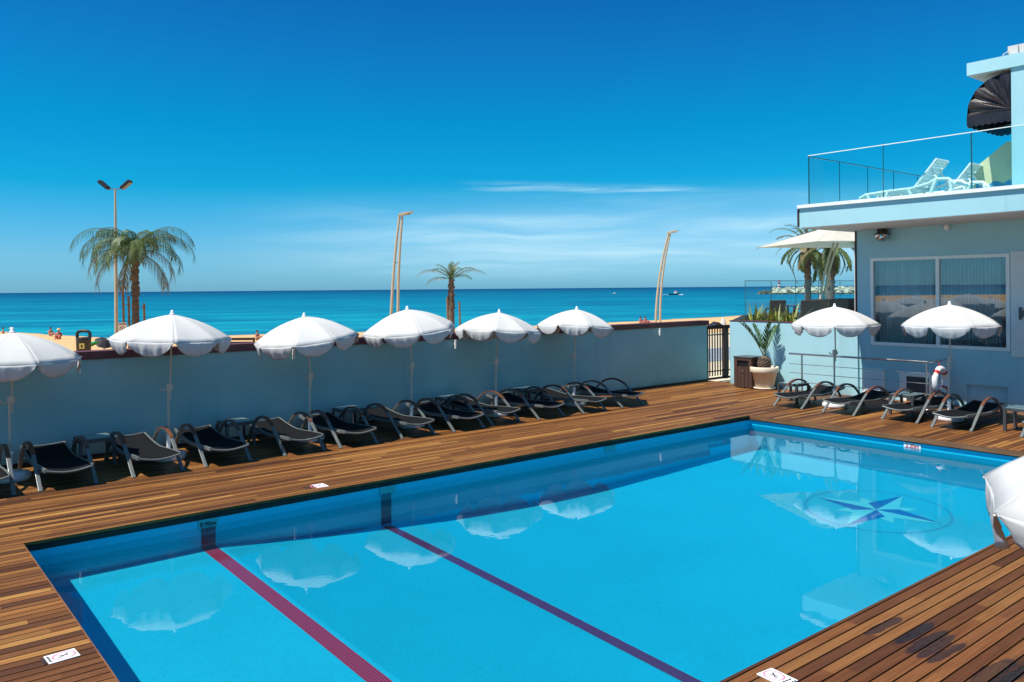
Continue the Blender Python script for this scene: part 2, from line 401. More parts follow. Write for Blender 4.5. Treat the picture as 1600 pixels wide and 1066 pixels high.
MT['tile_ring'] = pool_tile('mosaic_ring', (0.01, 0.40, 0.68, 1), 0.85)
MT['water'] = water_mat()
MT['wall'] = wall_paint('blue_render', srgb(172, 216, 222), srgb(160, 205, 213))
MT['wallA'] = wall_paint('garden_wall_render', srgb(156, 204, 206), srgb(140, 190, 194))
MT['cap'] = mat('maroon_coping', srgb(96, 50, 52), 0.5, var=0.15, vscale=1.5, dirt=(srgb(150, 110, 120), 0.5))
MT['white'] = mat('white_paint', srgb(238, 238, 236), 0.4, var=0.05)
MT['plastic'] = mat('white_plastic', srgb(246, 244, 238), 0.35, var=0.04)
MT['canopy'] = fabric('white_canopy_fabric', (0.70, 0.685, 0.655, 1), 0.12)
MT['pole'] = mat('cream_pole_metal', srgb(205, 198, 180), 0.4, var=0.06)
MT['alu'] = mat('grey_aluminium', srgb(108, 114, 112), 0.35, 0.1, var=0.08, vscale=8, spec=0.4)
MT['alu_dark'] = mat('dark_aluminium', srgb(80, 84, 86), 0.4, 0.3, var=0.1)
MT['armwood'] = mat('armrest_wood', srgb(104, 66, 46), 0.4, var=0.3, vscale=6, stretch=(8, 1, 8))
MT['sling'] = mat('black_mesh_fabric', srgb(19, 20, 23), 0.85, var=0.2, vscale=5, bump=0.3, bscale=400, spec=0.15)
MT['steel'] = mat('stainless_steel', srgb(200, 200, 200), 0.22, 0.95, var=0.05)
MT['gate'] = mat('dark_brown_steel', srgb(58, 42, 38), 0.5, 0.2, var=0.15)
MT['terracotta'] = mat('cream_pot', srgb(226, 210, 184), 0.7, var=0.08, vscale=4, bump=0.15, bscale=30)
MT['soil'] = mat('potting_soil', srgb(70, 55, 42), 0.95, var=0.4, vscale=20, bump=0.5)
MT['binwood'] = mat('bin_timber', srgb(78, 54, 44), 0.6, var=0.35, vscale=5, stretch=(6, 6, 0.6), bump=0.2)
MT['black'] = mat('black_void', srgb(16, 16, 18), 0.6, var=0.1)
MT['frame'] = mat('window_frame', srgb(240, 244, 236), 0.4, var=0.04)
MT['pane'] = thin_glass('window_glass', (0.88, 0.94, 0.95, 1), 2.2, base=0.025)
MT['bal'] = thin_glass('balustrade_glass', (0.84, 0.957, 0.962, 1), 0.6)
MT['baledge'] = mat('green_glass_edge', srgb(30, 86, 92), 0.2, var=0.1)
MT['tableglass'] = mat('frosted_table_glass', srgb(130, 152, 152), 0.12, var=0.08, coat=0.6)
MT['curtain'] = fabric('sheer_curtain', (0.90, 0.91, 0.90, 1), 0.4)
MT['lav'] = mat('pale_door_paint', srgb(222, 226, 220), 0.5, var=0.05)
MT['soffit'] = mat('soffit_paint', srgb(206, 200, 192), 0.8, var=0.06, vscale=0.8)
MT['awning'] = mat('black_vinyl', srgb(40, 34, 38), 0.3, var=0.3, vscale=3, bump=0.35, bscale=7)
MT['yellow'] = mat('yellow_render', srgb(222, 214, 168), 0.8, var=0.05)
MT['mural'] = mat('blue_mural_paint', srgb(60, 150, 190), 0.7, var=0.1)
MT['mirror'] = mat('mirrored_dome', srgb(180, 190, 195), 0.05, 1.0, var=0.05)
MT['red'] = mat('red_paint', srgb(196, 40, 48), 0.45, var=0.1)
MT['pink'] = mat('pink_ring_print', srgb(226, 120, 150), 0.5, var=0.1)
MT['ink'] = mat('dark_print', srgb(40, 44, 54), 0.6, var=0.1)
MT['teal_sign'] = mat('teal_sign_tile', srgb(70, 170, 176), 0.4, var=0.1)
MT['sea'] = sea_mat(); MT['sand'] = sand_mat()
MT['paving'] = mat('pale_paving', srgb(206, 190, 160), 0.85, var=0.1, vscale=1.2, bump=0.2)
MT['road'] = mat('grey_promenade_strip', srgb(140, 148, 156), 0.85, var=0.08, vscale=1.0)
MT['earth'] = mat('surround_ground', srgb(150, 130, 108), 0.9, var=0.15, vscale=0.6)
MT['sunshade'] = fabric('cream_sunshade_fabric', (0.74, 0.69, 0.58, 1), 0.22)
MT['cream'] = mat('cream_lamp_paint', srgb(190, 174, 144), 0.5, var=0.08, vscale=1.5)
MT['trunk'] = mat('palm_trunk', srgb(108, 92, 76), 0.9, var=0.4, vscale=4, stretch=(1, 1, 3), bump=0.8, bscale=14)
MT['stake'] = mat('timber_stake', srgb(134, 98, 66), 0.8, var=0.25, vscale=4)
MT['frond'] = leaf('palm_frond', srgb(62, 84, 40), srgb(104, 122, 66), srgb(156, 150, 112), 0.3)
MT['frond_dry'] = leaf('dry_palm_frond', srgb(104, 92, 62), srgb(136, 122, 84), srgb(166, 150, 112), 0.25)
MT['frond_pot'] = leaf('date_palm_leaf', srgb(38, 72, 26), srgb(76, 114, 40), srgb(132, 152, 66), 0.25)
MT['flax'] = leaf('flax_leaf', srgb(70, 92, 40), srgb(160, 160, 62), srgb(206, 180, 84), 0.25)
MT['wicker'] = mat('dark_wicker', srgb(64, 50, 44), 0.65, var=0.35, vscale=30, bump=0.5, bscale=120)
MT['rock'] = mat('jetty_rock', srgb(196, 186, 160), 0.9, var=0.35, vscale=0.35, bump=0.6, bscale=1.2)
MT['rock_wet'] = mat('jetty_wet_rock', srgb(112, 102, 78), 0.85, var=0.35, vscale=0.35, bump=0.6, bscale=1.2)
MT['skin'] = mat('skin', srgb(190, 132, 104), 0.55, var=0.08)
MT['skin_red'] = mat('sunburnt_skin', srgb(186, 108, 88), 0.55, var=0.08)
MT['green'] = mat('green_canvas', srgb(20, 140, 70), 0.7, var=0.1)
MT['navy'] = mat('black_canvas', srgb(28, 28, 36), 0.7, var=0.1)
MT['binplastic'] = mat('black_bin_plastic', srgb(34, 38, 38), 0.45, var=0.15)
MT['gold'] = mat('gold_print', srgb(196, 170, 80), 0.5, var=0.1)
MT['signboard'] = mat('beige_sign', srgb(206, 186, 160), 0.6, var=0.06)
MT['straw'] = mat('straw', srgb(214, 186, 130), 0.8, var=0.12, vscale=20)
MT['hair'] = mat('dark_hair', srgb(44, 32, 26), 0.6, var=0.2)
MT['towel'] = mat('pale_towel', srgb(226, 214, 206), 0.9, var=0.08)

# ------------------------------------------------------------------ setting: pool and deck
X0, X1, Y0, Y1 = 1.42, 14.66, 3.45, 10.16           # the deck's opening over the pool
WZ = -0.20                                          # water level
WY = 14.7                                           # garden wall face
DX0, DX1, DY0 = -8.0, 19.2, -7.0
PITCH = 0.1035
dk = MB(); GAP = 0.013; TH = 0.035
rows = range(math.floor(DY0/PITCH), math.ceil((WY-0.002)/PITCH))
for r in rows:
    ya, yb = r*PITCH + GAP/2, (r+1)*PITCH - GAP/2
    yb = min(yb, WY - 0.01)
    if yb - ya < 0.01: continue
    if yb <= Y0 or ya >= Y1: dk.span((DX0, ya, -TH), (DX1, yb, 0))
    else:
        a, b = ya, yb
        if ya < Y0 < yb: dk.span((DX0, ya, -TH), (DX1, Y0, 0)); a = Y0 + 0.0005
        if ya < Y1 < yb: dk.span((DX0, Y1, -TH), (DX1, yb, 0)); b = Y1 - 0.0005
        dk.span((DX0, a, -TH), (X0, b, 0)); dk.span((X1, a, -TH), (DX1, b, 0))
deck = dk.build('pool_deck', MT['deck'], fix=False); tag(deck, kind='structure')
# fascia board closing the plank ends at the far end, and the joist bed below, painted black as the gap's shade
fb = MB(); fb.span((X1-0.022, Y0+0.005, -0.085), (X1-0.002, Y1-0.003, -0.002)); fb.build('edge_board', MT['edge'], deck)
fb = MB(); fb.span((X0+0.002, Y0+0.005, -0.05), (X0+0.012, Y1-0.003, -0.003)); fb.build('edge_board', MT['edge'], deck)
jb = MB(); IN = 0.03
for (a, b) in [((DX0, DY0), (DX1, Y0-IN)), ((DX0, Y1+IN), (DX1, WY-0.01)), ((DX0, Y0-IN), (X0-IN, Y1+IN)), ((X1+IN, Y0-IN), (DX1, Y1+IN))]:
    jb.span((a[0], a[1], -0.110), (b[0], b[1], -0.05))
tag(jb.build('gap_shade_bed', MT['black']), kind='structure')  # black faces stand in for the shade under the deck edge

px0, px1, py0, py1 = X0-IN, X1+IN, Y0-IN, Y1+IN
ZS, ZD = -1.06, -2.55
prof = [(px0, ZS), (3.55, ZS)]
for i in range(1, 41):
    f = i/40; prof.append((3.55+7.0*f, ZS + (ZD-ZS)*(1-(1-f)**1.6)))
prof.append((px1, ZD))
def floor_z(x):
    for (a, za), (b, zb) in zip(prof, prof[1:]):
        if a <= x <= b: return za + (zb-za)*(x-a)/(b-a)
    return ZD
TOP = -0.112
pb = MB()
vs = []; k = len(prof)
for x, z in prof: vs += [(x, py0, z), (x, py1, z), (x, py0, TOP), (x, py1, TOP)]
fs = []
for i in range(k-1):
    o, q = i*4, i*4+4
    fs += [(o, q, q+1, o+1), (o+2, o, o+1-1+0, o) if False else (o, o+2, q+2, q), (o+1, q+1, q+3, o+3)]
fs += [(0, 1, 3, 2), (k*4-4, k*4-2, k*4-1, k*4-3)]
pb.add(vs, fs)
pool = pb.build('pool_basin', MT['tile'], fix=True); tag(pool, kind='structure')
for p in pool.data.polygons: p.flip() if False else None
pool.cycles.is_caustics_receiver = True
wt = MB(); wt.add([(px0-0.001, py0-0.001, WZ), (px1+0.001, py0-0.001, WZ), (px1+0.001, py1+0.001, WZ), (px0-0.001, py1+0.001, WZ)], [(0, 1, 2, 3)], True)
water = wt.build('pool_water', MT['water'], fix=False); tag(water, kind='structure'); water.cycles.is_caustics_caster = True
def receiver(o): o.cycles.is_caustics_receiver = True; return o
def strip_on_floor(mb, xa, xb, ya, yb, lift=0.006):
    xs = sorted({xa, xb} | {p[0] for p in prof if xa < p[0] < xb})
    for a, b in zip(xs, xs[1:]):
        mb.add([(a, ya, floor_z(a)+lift), (b, ya, floor_z(b)+lift), (b, yb, floor_z(b)+lift), (a, yb, floor_z(a)+lift)], [(0, 1, 2, 3)])
for xc, wd, lm in ((3.41, 0.175, 'lane'), (5.92, 0.165, 'lane2')):
    mb = MB(); strip_on_floor(mb, xc-wd/2, xc+wd/2, py0+0.01, py1-0.006)
    zf = floor_z(xc)
    mb.add([(xc-wd/2, py1-0.006, zf+0.006), (xc+wd/2, py1-0.006, zf+0.006), (xc+wd/2, py1-0.006, TOP-0.005), (xc-wd/2, py1-0.006, TOP-0.005)], [(0, 1, 2, 3)])
    mb.v = [(a-xc, b, c) for a, b, c in mb.v]
    receiver(mb.build('lane_line', MT[lm], pool, fix=False, loc=(xc, 0, 0)))
# compass rose mosaic on the deep floor
CX, CYY, CR = 12.5, 6.36, 1.03
mb = MB(); seg = 72; vs = []
for i in range(seg):
    a = 2*PI*i/seg; vs += [(CX+math.cos(a)*CR, CYY+math.sin(a)*CR, ZD+0.006), (CX+math.cos(a)*(CR+0.045), CYY+math.sin(a)*(CR+0.045), ZD+0.006)]
mb.add(vs, [(2*i, 2*i+1, (2*i+3) % (2*seg), (2*i+2) % (2*seg)) for i in range(seg)])
receiver(mb.build('compass_ring', MT['tile_ring'], pool, fix=False))
da, li = MB(), MB()
for i in range(4):
    a = PI/2*i + 0.05
    tip = (CX+math.cos(a)*CR*0.96, CYY+math.sin(a)*CR*0.96, ZD+0.010)
    for sg, mbx in ((1, da), (-1, li)):
        q = a + sg*PI/4; mbx.add([(CX, CYY, ZD+0.010), (CX+math.cos(q)*CR*0.34, CYY+math.sin(q)*CR*0.34, ZD+0.010), tip], [(0, 1, 2)])
    a2 = a + PI/4; tip2 = (CX+math.cos(a2)*CR*0.62, CYY+math.sin(a2)*CR*0.62, ZD+0.008)
    for sg in (1, -1):
        q = a2 + sg*PI/5; li.add([(CX+math.cos(a2)*0.2, CYY+math.sin(a2)*0.2, ZD+0.008), (CX+math.cos(q)*CR*0.30, CYY+math.sin(q)*CR*0.30, ZD+0.008), tip2], [(0, 1, 2)])
receiver(da.build('compass_star_dark', MT['tile_dark'], pool, fix=False)); receiver(li.build('compass_star_light', MT['tile_light'], pool, fix=False))

def text_mesh(txt, size, name, m, parent, Mx, extr=0.001):
    cu = bpy.data.curves.new(name, 'FONT'); cu.body = txt; cu.size = size; cu.extrude = extr; cu.align_x = 'CENTER'; cu.align_y = 'CENTER'
    cu.offset = size*0.02
    o = bpy.data.objects.new(name, cu); COL.objects.link(o)
    dg = bpy.context.evaluated_depsgraph_get(); me = bpy.data.meshes.new_from_object(o.evaluated_get(dg))
    bpy.data.objects.remove(o); me.materials.clear(); me.materials.append(m)
    q = bpy.data.objects.new(name, me); COL.objects.link(q); q.matrix_world = Mx
    if parent is not None: q.parent = parent
    return q
# depth markers
def marker_y(xc, wd, z0, z1, txt, label):
    t = thing('depth_sign', label, 'depth sign', (xc, py1-0.006, (z0+z1)/2))
    mb = MB(); mb.box((0, -0.005, 0), (wd, 0.008, z1-z0)); receiver(mb.build('sign_plate', MT['teal_sign'], t))
    if txt:
        Mx = Matrix.Translation((0, -0.012, 0)) @ Matrix.Rotation(PI/2, 4, 'X')
        receiver(text_mesh(txt, 0.08, 'lettering', MT['ink'], t, Mx))
    return t
marker_y(on_y(324.5, 820, py1).x, 0.23, -0.235, -0.105, '0.90m', 'teal depth tile reading 0.90m above the left lane line on the pool wall')
marker_y(on_y(605, 770, py1).x, 0.25, -0.225, -0.105, None, 'teal depth tile above the second lane line on the pool wall')
marker_y(on_y(953, 702, py1).x, 0.26, -0.215, -0.11, None, 'small teal depth tile on the long pool wall below the far loungers')
g = on_x(1426, 699, px1)
t = thing('depth_sign', 'white depth sign with red lettering 2.30m on the far pool wall', 'depth sign', (px1-0.006, g.y, -0.172))
mb = MB(); mb.box((-0.005, 0, 0), (0.008, 0.30, 0.105)); receiver(mb.build('sign_plate', MT['white'], t))
receiver(text_mesh('2.30m', 0.095, 'lettering', MT['red'], t, Matrix.Translation((-0.012, 0, 0)) @ Matrix.Rotation(-PI/2, 4, 'Z') @ Matrix.Rotation(PI/2, 4, 'X')))

# ------------------------------------------------------------------ setting: ground, beach, sea
GZ = -0.12
mb = MB()
for (a, b) in [((-150, -150), (DX0, 14.9)), ((DX1, -150), (150, 14.9)), ((DX0, -150), (DX1, DY0))]:
    mb.add([(a[0], a[1], GZ), (b[0], a[1], GZ), (b[0], b[1], GZ), (a[0], b[1], GZ)], [(0, 1, 2, 3)])
tag(mb.build('ground', MT['earth'], fix=False), kind='structure')
SH = [(-400, 330), (-60, 210), (0, 168), (17.0, 146), (19.0, 122), (21.0, 106), (41.5, 104), (60.5, 95), (100, 93.4), (135, 96), (200, 100), (420, 110), (900, 160)]
def shore(x):
    for (a, ya), (b, yb) in zip(SH, SH[1:]):
        if a <= x <= b: return ya + (yb-ya)*(x-a)/(b-a)
    return SH[-1][1]
def beach_z(x, y):
    ys = shore(x)
    if y <= 32: z = -0.1
    else: z = -0.1 - 2.9*min(1.35, (y-32)/(ys-32))
    if y > 33: z += 0.10*mnoise.fractal(Vector((x*0.12, y*0.12, 0)), 1.0, 2.0, 4)*min(1, (y-33)/5)
    return z
mb = MB(); xs = [-300+i*20 for i in range(10)] + [-100+i*2.5 for i in range(110)] + [175+i*25 for i in range(30)]
ys = [14.9+i*2.8 for i in range(60)] + [185+i*25 for i in range(8)]
vs = [(x, y, beach_z(x, y)) for y in ys for x in xs]; k = len(xs)
mb.add(vs, [(j*k+i, j*k+i+1, (j+1)*k+i+1, (j+1)*k+i) for j in range(len(ys)-1) for i in range(k-1)], True)
tag(mb.build('beach', MT['sand'], fix=False), kind='structure')
mb = MB(); mb.add([(-300, 14.9, -0.094), (300, 14.9, -0.094), (300, 31, -0.094), (-300, 31, -0.094)], [(0, 1, 2, 3)])
tag(mb.build('promenade', MT['paving'], fix=False), kind='structure')
mb = MB(); mb.add([(-300, 18.9, -0.088), (300, 18.9, -0.088), (300, 23.0, -0.088), (-300, 23.0, -0.088)], [(0, 1, 2, 3)])
tag(mb.build('path', MT['road'], fix=False), kind='structure')
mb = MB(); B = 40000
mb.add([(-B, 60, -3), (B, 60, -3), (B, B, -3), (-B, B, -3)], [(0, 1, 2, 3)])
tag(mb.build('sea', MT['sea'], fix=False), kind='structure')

# ------------------------------------------------------------------ garden wall and gate
WX1 = 19.15; WX0 = -8.0
t = thing('garden_wall', 'long blue rendered wall with a maroon coping between the deck and the beach', 'wall', (0, WY, 0))
mb = MB(); mb.span((WX0, 0, -0.1), (WX1, 0.22, 1.605)); mb.build('wall_body', MT['wallA'], t)
mb = MB(); mb.span((WX0, -0.035, 1.60), (WX1+0.06, 0.27, 1.735)); mb.build('coping', MT['cap'], t, bevel=0.006)
mb = MB(); mb.span((WX0, -0.02, 0.003), (WX1, -0.001, 0.05)); mb.build('base_strip', MT['gate'], t)  # dark strip along the foot of the wall
for (u, v) in [(124, 579), (459, 556), (712, 538), (1031, 519)]:
    x = on_y(u, v, 14.6).x
    mb = MB(); mb.tube([(x, -0.10, 1.40), (x, -0.10, 1.59)], 0.026, 12); mb.bar((x, 0, 1.5), (x, -0.10, 1.5), 0.03)
    mb.build('wall_light', MT['white'], t)
t = thing('metal_gate', 'dark brown metal gate of upright bars at the end of the garden wall', 'gate', (19.2, WY+0.05, 0))
f, b_ = MB(), MB()
f.bar((0, 0, 1.52), (1.6, 0, 1.52), 0.05, 0.10); f.bar((0, 0, 0.03), (1.6, 0, 0.03), 0.05, 0.06)
f.bar((0, 0, 1.30), (1.6, 0, 1.30), 0.025, 0.03); f.bar((0, 0, 0.24), (1.6, 0, 0.24), 0.025, 0.03)
f.bar((0.03, 0, 0), (0.03, 0, 1.5), 0.04); f.build('gate_frame', MT['gate'], t)
p_ = MB(); p_.box((0.86, 0, 0.77), (0.15, 0.12, 1.55)); p_.build('gate_post', MT['gate'], t, bevel=0.004)
for i in range(12):
    x = 0.13 + i*0.125
    if abs(x-0.86) < 0.11: continue
    mb = MB(); mb.bar((x, 0, 0.1), (x, 0, 1.47), 0.028); mb.build('gate_bar', MT['gate'], t)

# ------------------------------------------------------------------ raised terrace at the far end
XP = 19.09
PYE = on_x(1341, 420, 19.15).y
t = thing('terrace_wall', 'sunlit pale blue retaining wall of the raised terrace behind the potted palm', 'wall', (0, 0, 0))
mb = MB(); pts = [(XP, PYE), (XP, 13.87), (22.9, 16.15), (60, 16.15), (60, PYE)]
vs = [(x, y, -0.1) for x, y in pts] + [(x, y, 1.40) for x, y in pts]; k = len(pts)
mb.add(vs, [tuple(range(k-1, -1, -1)), tuple(range(k, 2*k))] + [(i, (i+1) % k, (i+1) % k+k, i+k) for i in range(k)])
mb.span((XP, PYE, 1.401), (XP+0.3, 13.87, 1.74)); mb.build('wall_body', MT['wall'], t)
mb = MB(); mb.span((XP-0.012, PYE, 1.742), (XP+0.33, 13.885, 1.762)); mb.build('coping', MT['cap'], t)
mb = MB(); mb.span((22.9, 16.0, 1.405), (50, 16.13, 1.76)); mb.bar((XP+0.25, 13.9, 1.60), (22.9, 16.05, 1.60), 0.14, 0.31); mb.build('kerb', MT['gate'], t)
# glass balustrade of that terrace
t = thing('glass_balustrade', 'clear glass balustrade on the raised terrace in front of the sea', 'balustrade', (22.95, 16.06, 1.765))
for i in range(8):
    mb = MB(); mb.span((i*1.5+0.008, -0.006, 0), (i*1.5+1.492, 0.006, 1.11)); mb.build('glass_panel', MT['bal'], t)
mb = MB(); mb.bar((0, 0, 1.125), (12, 0, 1.125), 0.025, 0.02)
for i in range(9): mb.bar((i*1.5, 0, 0), (i*1.5, 0, 1.115), 0.013, 0.016)
mb.build('rail', MT['baledge'], t)

# ------------------------------------------------------------------ hotel building
XW, XO = 19.15, 17.05
bld = thing('hotel_building', 'pale blue hotel building with a projecting roof terrace and a wide window', 'building')
YW = on_x(1339, 420, XW).y; YR = -6.0
win_a, win_b = on_x(1360, 402, XW), on_x(1579, 551, XW)
WYa, WYb = win_a.y, win_b.y; WZ0, WZ1 = 1.27, 3.36
zs = on_x(1339, 361, XW).z
nich_a, nich_b = on_x(1510, 594, XW), on_x(1575, 640, XW)
mb = MB()
# front wall as pieces around the openings (window and low niche)
def wallpiece(y0, y1, z0, z1): mb.span((XW, y1, z0), (XW+0.25, y0, z1))
wallpiece(YW, WYa, -0.1, 4.25); wallpiece(WYa, WYb, WZ1, 4.25)
wallpiece(WYa, nich_a.y, -0.1, WZ0); wallpiece(nich_a.y, nich_b.y, 0.50, WZ0); wallpiece(nich_b.y, WYb, -0.1, WZ0); wallpiece(WYb, YR, -0.1, 4.25)
mb.span((XW+0.10, nich_b.y, -0.1), (XW+0.24, nich_a.y, 0.50))
mb.span((XW+0.26, YW-0.25, -0.1), (XW+9, YW, 4.25))
mb.build('wall', MT['wall'], bld)
mb = MB(); mb.span((XW-0.012, YW-0.0, 1.78), (XW+0.10, YW+0.045, 4.2)); mb.build('corner_trim', MT['gate'], bld)
# room box behind the window
mb = MB(); mb.span((XW+3.0, WYb-0.5, 1.0), (XW+3.1, WYa+0.5, 3.7)); mb.span((XW+0.26, WYb-0.5, 0.95), (XW+3.1, WYa+0.5, 1.0)); mb.span((XW+0.26, WYb-0.5, 3.7), (XW+3.1, WYa+0.5, 3.75))
mb.span((XW+0.26, WYb-0.55, 0.95), (XW+3.1, WYb-0.5, 3.75)); mb.span((XW+0.26, WYa+0.5, 0.95), (XW+3.1, WYa+0.55, 3.75))
mb.build('room_interior', MT['soffit'], bld)
wf = MB(); FWD = 0.075; FX0, FX1 = XW-0.02, XW+0.07
wf.span((FX0, WYb, WZ1-FWD), (FX1, WYa, WZ1)); wf.span((FX0, WYb, WZ0), (FX1, WYa, WZ0+FWD))
ym = on_x(1465, 470, XW).y
for y in (WYa-FWD, WYb): wf.span((FX0, y, WZ0+FWD), (FX1, y+FWD, WZ1-FWD))
wf.span((FX0+0.01, ym-0.04, WZ0+FWD), (FX1, ym+0.04, WZ1-FWD))
win = wf.build('window', MT['frame'], bld, bevel=0.004)
for (a, b) in ((WYa-FWD, ym+0.04), (ym-0.04, WYb+FWD)):
    mb = MB(); mb.span((XW+0.030, b, WZ0+FWD), (XW+0.038, a, WZ1-FWD)); mb.build('pane', MT['pane'], win)
def curtain(ya, yb, x, amp, ncyc, name='curtain'):
    mb = MB(); vs = []; N = 160
    for i in range(N+1):
        y = ya + (yb-ya)*i/N
        for z in (WZ0+0.02, WZ1-0.05):
            xx = x + amp*math.sin(i/N*2*PI*ncyc + 1.3*math.sin(i*0.13)) + 0.35*amp*math.sin(i*0.71)
            vs.append((xx, y, z))
    mb.add(vs, [(2*i, 2*i+1, 2*i+3, 2*i+2) for i in range(N)], True); o = mb.build(name, MT['curtain'], win, fix=False)
    q = o.modifiers.new('thick', 'SOLIDIFY'); q.thickness = 0.003
curtain(WYa-0.05, ym+0.25, XW+0.32, 0.035, 17); curtain(ym+0.10, WYb+0.28, XW+0.33, 0.035, 18)
# pale panel door right of the window, its handle
mb = MB(); mb.span((XW-0.03, WYb-1.4, 1.16), (XW-0.002, WYb-0.02, 3.40)); dr = mb.build('door', MT['lav'], bld, bevel=0.005)
hp = on_x(1594, 490, XW-0.06)
mb = MB(); mb.box((XW-0.05, hp.y, hp.z), (0.04, 0.05, 0.26)); mb.box((XW-0.08, hp.y-0.03, hp.z), (0.03, 0.09, 0.14)); mb.build('handle', MT['alu_dark'], dr)
# low louvred door and dark doorway below the window
a, b = on_x(1348, 571, XW), on_x(1383, 612, XW)
mb = MB(); mb.span((XW-0.035, b.y, 0.0), (XW-0.003, a.y, 0.70))
lv = mb.build('louvre_door', MT['frame'], bld)
mb = MB()
for i in range(14):
    z = 0.05 + i*0.045; mb.box((XW-0.045, (a.y+b.y)/2, z), (0.018, abs(a.y-b.y)-0.10, 0.030), M=Matrix.Rotation(0.5, 3, 'Y'))
mb.build('louvre_slats', MT['white'], lv)
mb = MB(); mb.box((XW-0.06, b.y+0.06, 0.20), (0.03, 0.03, 0.05)); mb.build('handle', MT['alu_dark'], lv)
a, b = on_x(1406, 577, XW), on_x(1452, 600, XW)
mb = MB(); mb.span((XW-0.03, a.y-0.16, 0), (XW-0.003, a.y, 0.66)); mb.span((XW-0.03, b.y, 0.58), (XW-0.003, a.y-0.16, 0.66)); mb.span((XW-0.03, b.y-0.06, 0), (XW-0.003, b.y, 0.66))
cel = mb.build('cellar_door', MT['frame'], bld)
mb = MB(); mb.span((XW-0.015, b.y, 0), (XW-0.002, a.y-0.16, 0.58)); mb.build('panel', MT['alu_dark'], cel)
# overhanging roof terrace slab (its underside rises a little towards the right)
yo = on_x(1249, 321, XO).y
zt_l = on_x(1249, 321, XO).z; zt_r = on_x(1600, 290.5, XO)
zb_l = on_x(1251, 356.2, XO).z; zb_r = on_x(1600, 328.5, XO)
def lin(y, l, r): return l + (r.z-l)*(y-yo)/(r.y-yo)
yend = -6.0
zb_end = lin(yend, zb_l, zb_r); zt_end = zt_l
mb = MB(); CAPH = 0.075; UPST = 0.20
vs = [(XO, yo, zb_l), (XO, yend, zb_end), (XO, yend, zt_end-UPST), (XO, yo, zt_l-UPST), (XW+9, yo, zb_l), (XW+9, yend, zb_end), (XW+9, yend, zt_end-UPST), (XW+9, yo, zt_l-UPST)]
mb.add(vs, [(0, 1, 2, 3), (3, 2, 6, 7), (4, 7, 6, 5), (0, 3, 7, 4), (1, 5, 6, 2)])
mb.span((XO, yend, zt_l-UPST), (XO+0.13, yo, zt_l-CAPH)); mb.span((XO+0.13, yo-0.13, zt_l-UPST), (XW+9, yo, zt_l-CAPH))
slab = mb.build('roof_terrace', MT['wall'], bld, fix=False)
mb = MB(); mb.add([(XO+0.003, yo-0.003, zb_l-0.006), (XO+0.003, yend, zb_end-0.006), (XW+9, yend, zb_end-0.006), (XW+9, yo-0.003, zb_l-0.006)], [(0, 1, 2, 3)])
so_ = mb.build('soffit', MT['soffit'], slab, fix=False); q = so_.modifiers.new('thick', 'SOLIDIFY'); q.thickness = 0.004
zc = zt_l
ZF = zc - UPST
mb = MB(); mb.span((XO-0.055, yend, zc-CAPH+0.001), (XO+0.16, yo+0.03, zc)); mb.span((XO+0.16, yo-0.16, zc-CAPH+0.001), (XW+9, yo+0.03, zc)); mb.build('cap', MT['white'], slab)
mb = MB(); mb.span((XO-0.012, yo+0.004, zb_l+0.02), (XO+0.06, yo+0.05, zc-CAPH-0.01)); mb.build('corner_trim', MT['gate'], slab)
# wall fittings under the soffit
p = on_x(1378, 366, XW-0.16)
mb = MB(); mb.lathe([(0.0, 0.13), (0.10, 0.13), (0.115, 0.03), (0.19, 0.0), (0.19, -0.02), (0.0, -0.02)], 24, (p.x, p.y, p.z)); mb.box((p.x+0.12, p.y, p.z+0.08), (0.14, 0.08, 0.08))
dl = mb.build('dome_lamp', MT['alu_dark'], bld)
mb = MB(); mb.lathe([(0.165*math.cos(i*PI/16), -0.022-0.16*math.sin(i*PI/16)) for i in range(9)], 24, (p.x, p.y, p.z)); mb.build('mirrored_bowl', MT['mirror'], dl)
p = on_x(1479, 355, XW-0.05)
mb = MB(); mb.lathe([(0.075*math.sin(i*PI/10), -0.075*math.cos(i*PI/10)) for i in range(11)], 16, (p.x, p.y, p.z), M=Matrix.Rotation(PI/2, 3, 'Y'))
cc = mb.build('camera_housing', MT['white'], bld)
mb = MB(); mb.lathe([(0.0, 0.0), (0.03, 0.0), (0.03, 0.02), (0, 0.02)], 12, (p.x-0.065, p.y+0.02, p.z), M=Matrix.Rotation(PI/2, 3, 'Y')); mb.build('lens', MT['black'], cc)
# upper storey: wall, canopy slab, domed awning, stair parapet with a wave mural
XU = 18.3
yu = on_x(1580, 150, XU).y; ztop = on_x(1580, 86, XU).z
mb = MB(); mb.span((XU, yend, ZF+0.003), (XU+0.5, yu, ztop-0.25)); mb.span((XU+0.5, yend, ZF+0.003), (XU+6, yu-0.01, ztop-0.25)); up = mb.build('upper_wall', MT['wall'], bld)
yl = on_x(1512, 100, XU).y
mb = MB(); mb.span((XU-0.05, yend, ztop-0.26), (XU+6, yl, ztop+0.0)); cp = mb.build('canopy_slab', MT['wall'], up)
mb = MB(); mb.span((XU-0.03, yu+0.01, ztop-0.272), (XU+5.9, yl-0.02, ztop-0.262)); mb.build('soffit', MT['soffit'], cp)
p = on_x(1592, 68, XU+0.5)
mb = MB(); mb.box((p.x, p.y-0.1, ztop+0.16), (0.35, 0.5, 0.22)); mb.box((p.x-0.1, p.y+0.02, ztop+0.13), (0.25, 0.16, 0.25)); mb.tube([(p.x-0.2, p.y+0.05, ztop+0.2), (p.x-0.2, p.y+0.22, ztop+0.12), (p.x-0.2, p.y+0.25, ztop)], 0.012, 6)
mb.build('rooftop_unit', MT['soffit'], up, bevel=0.01)
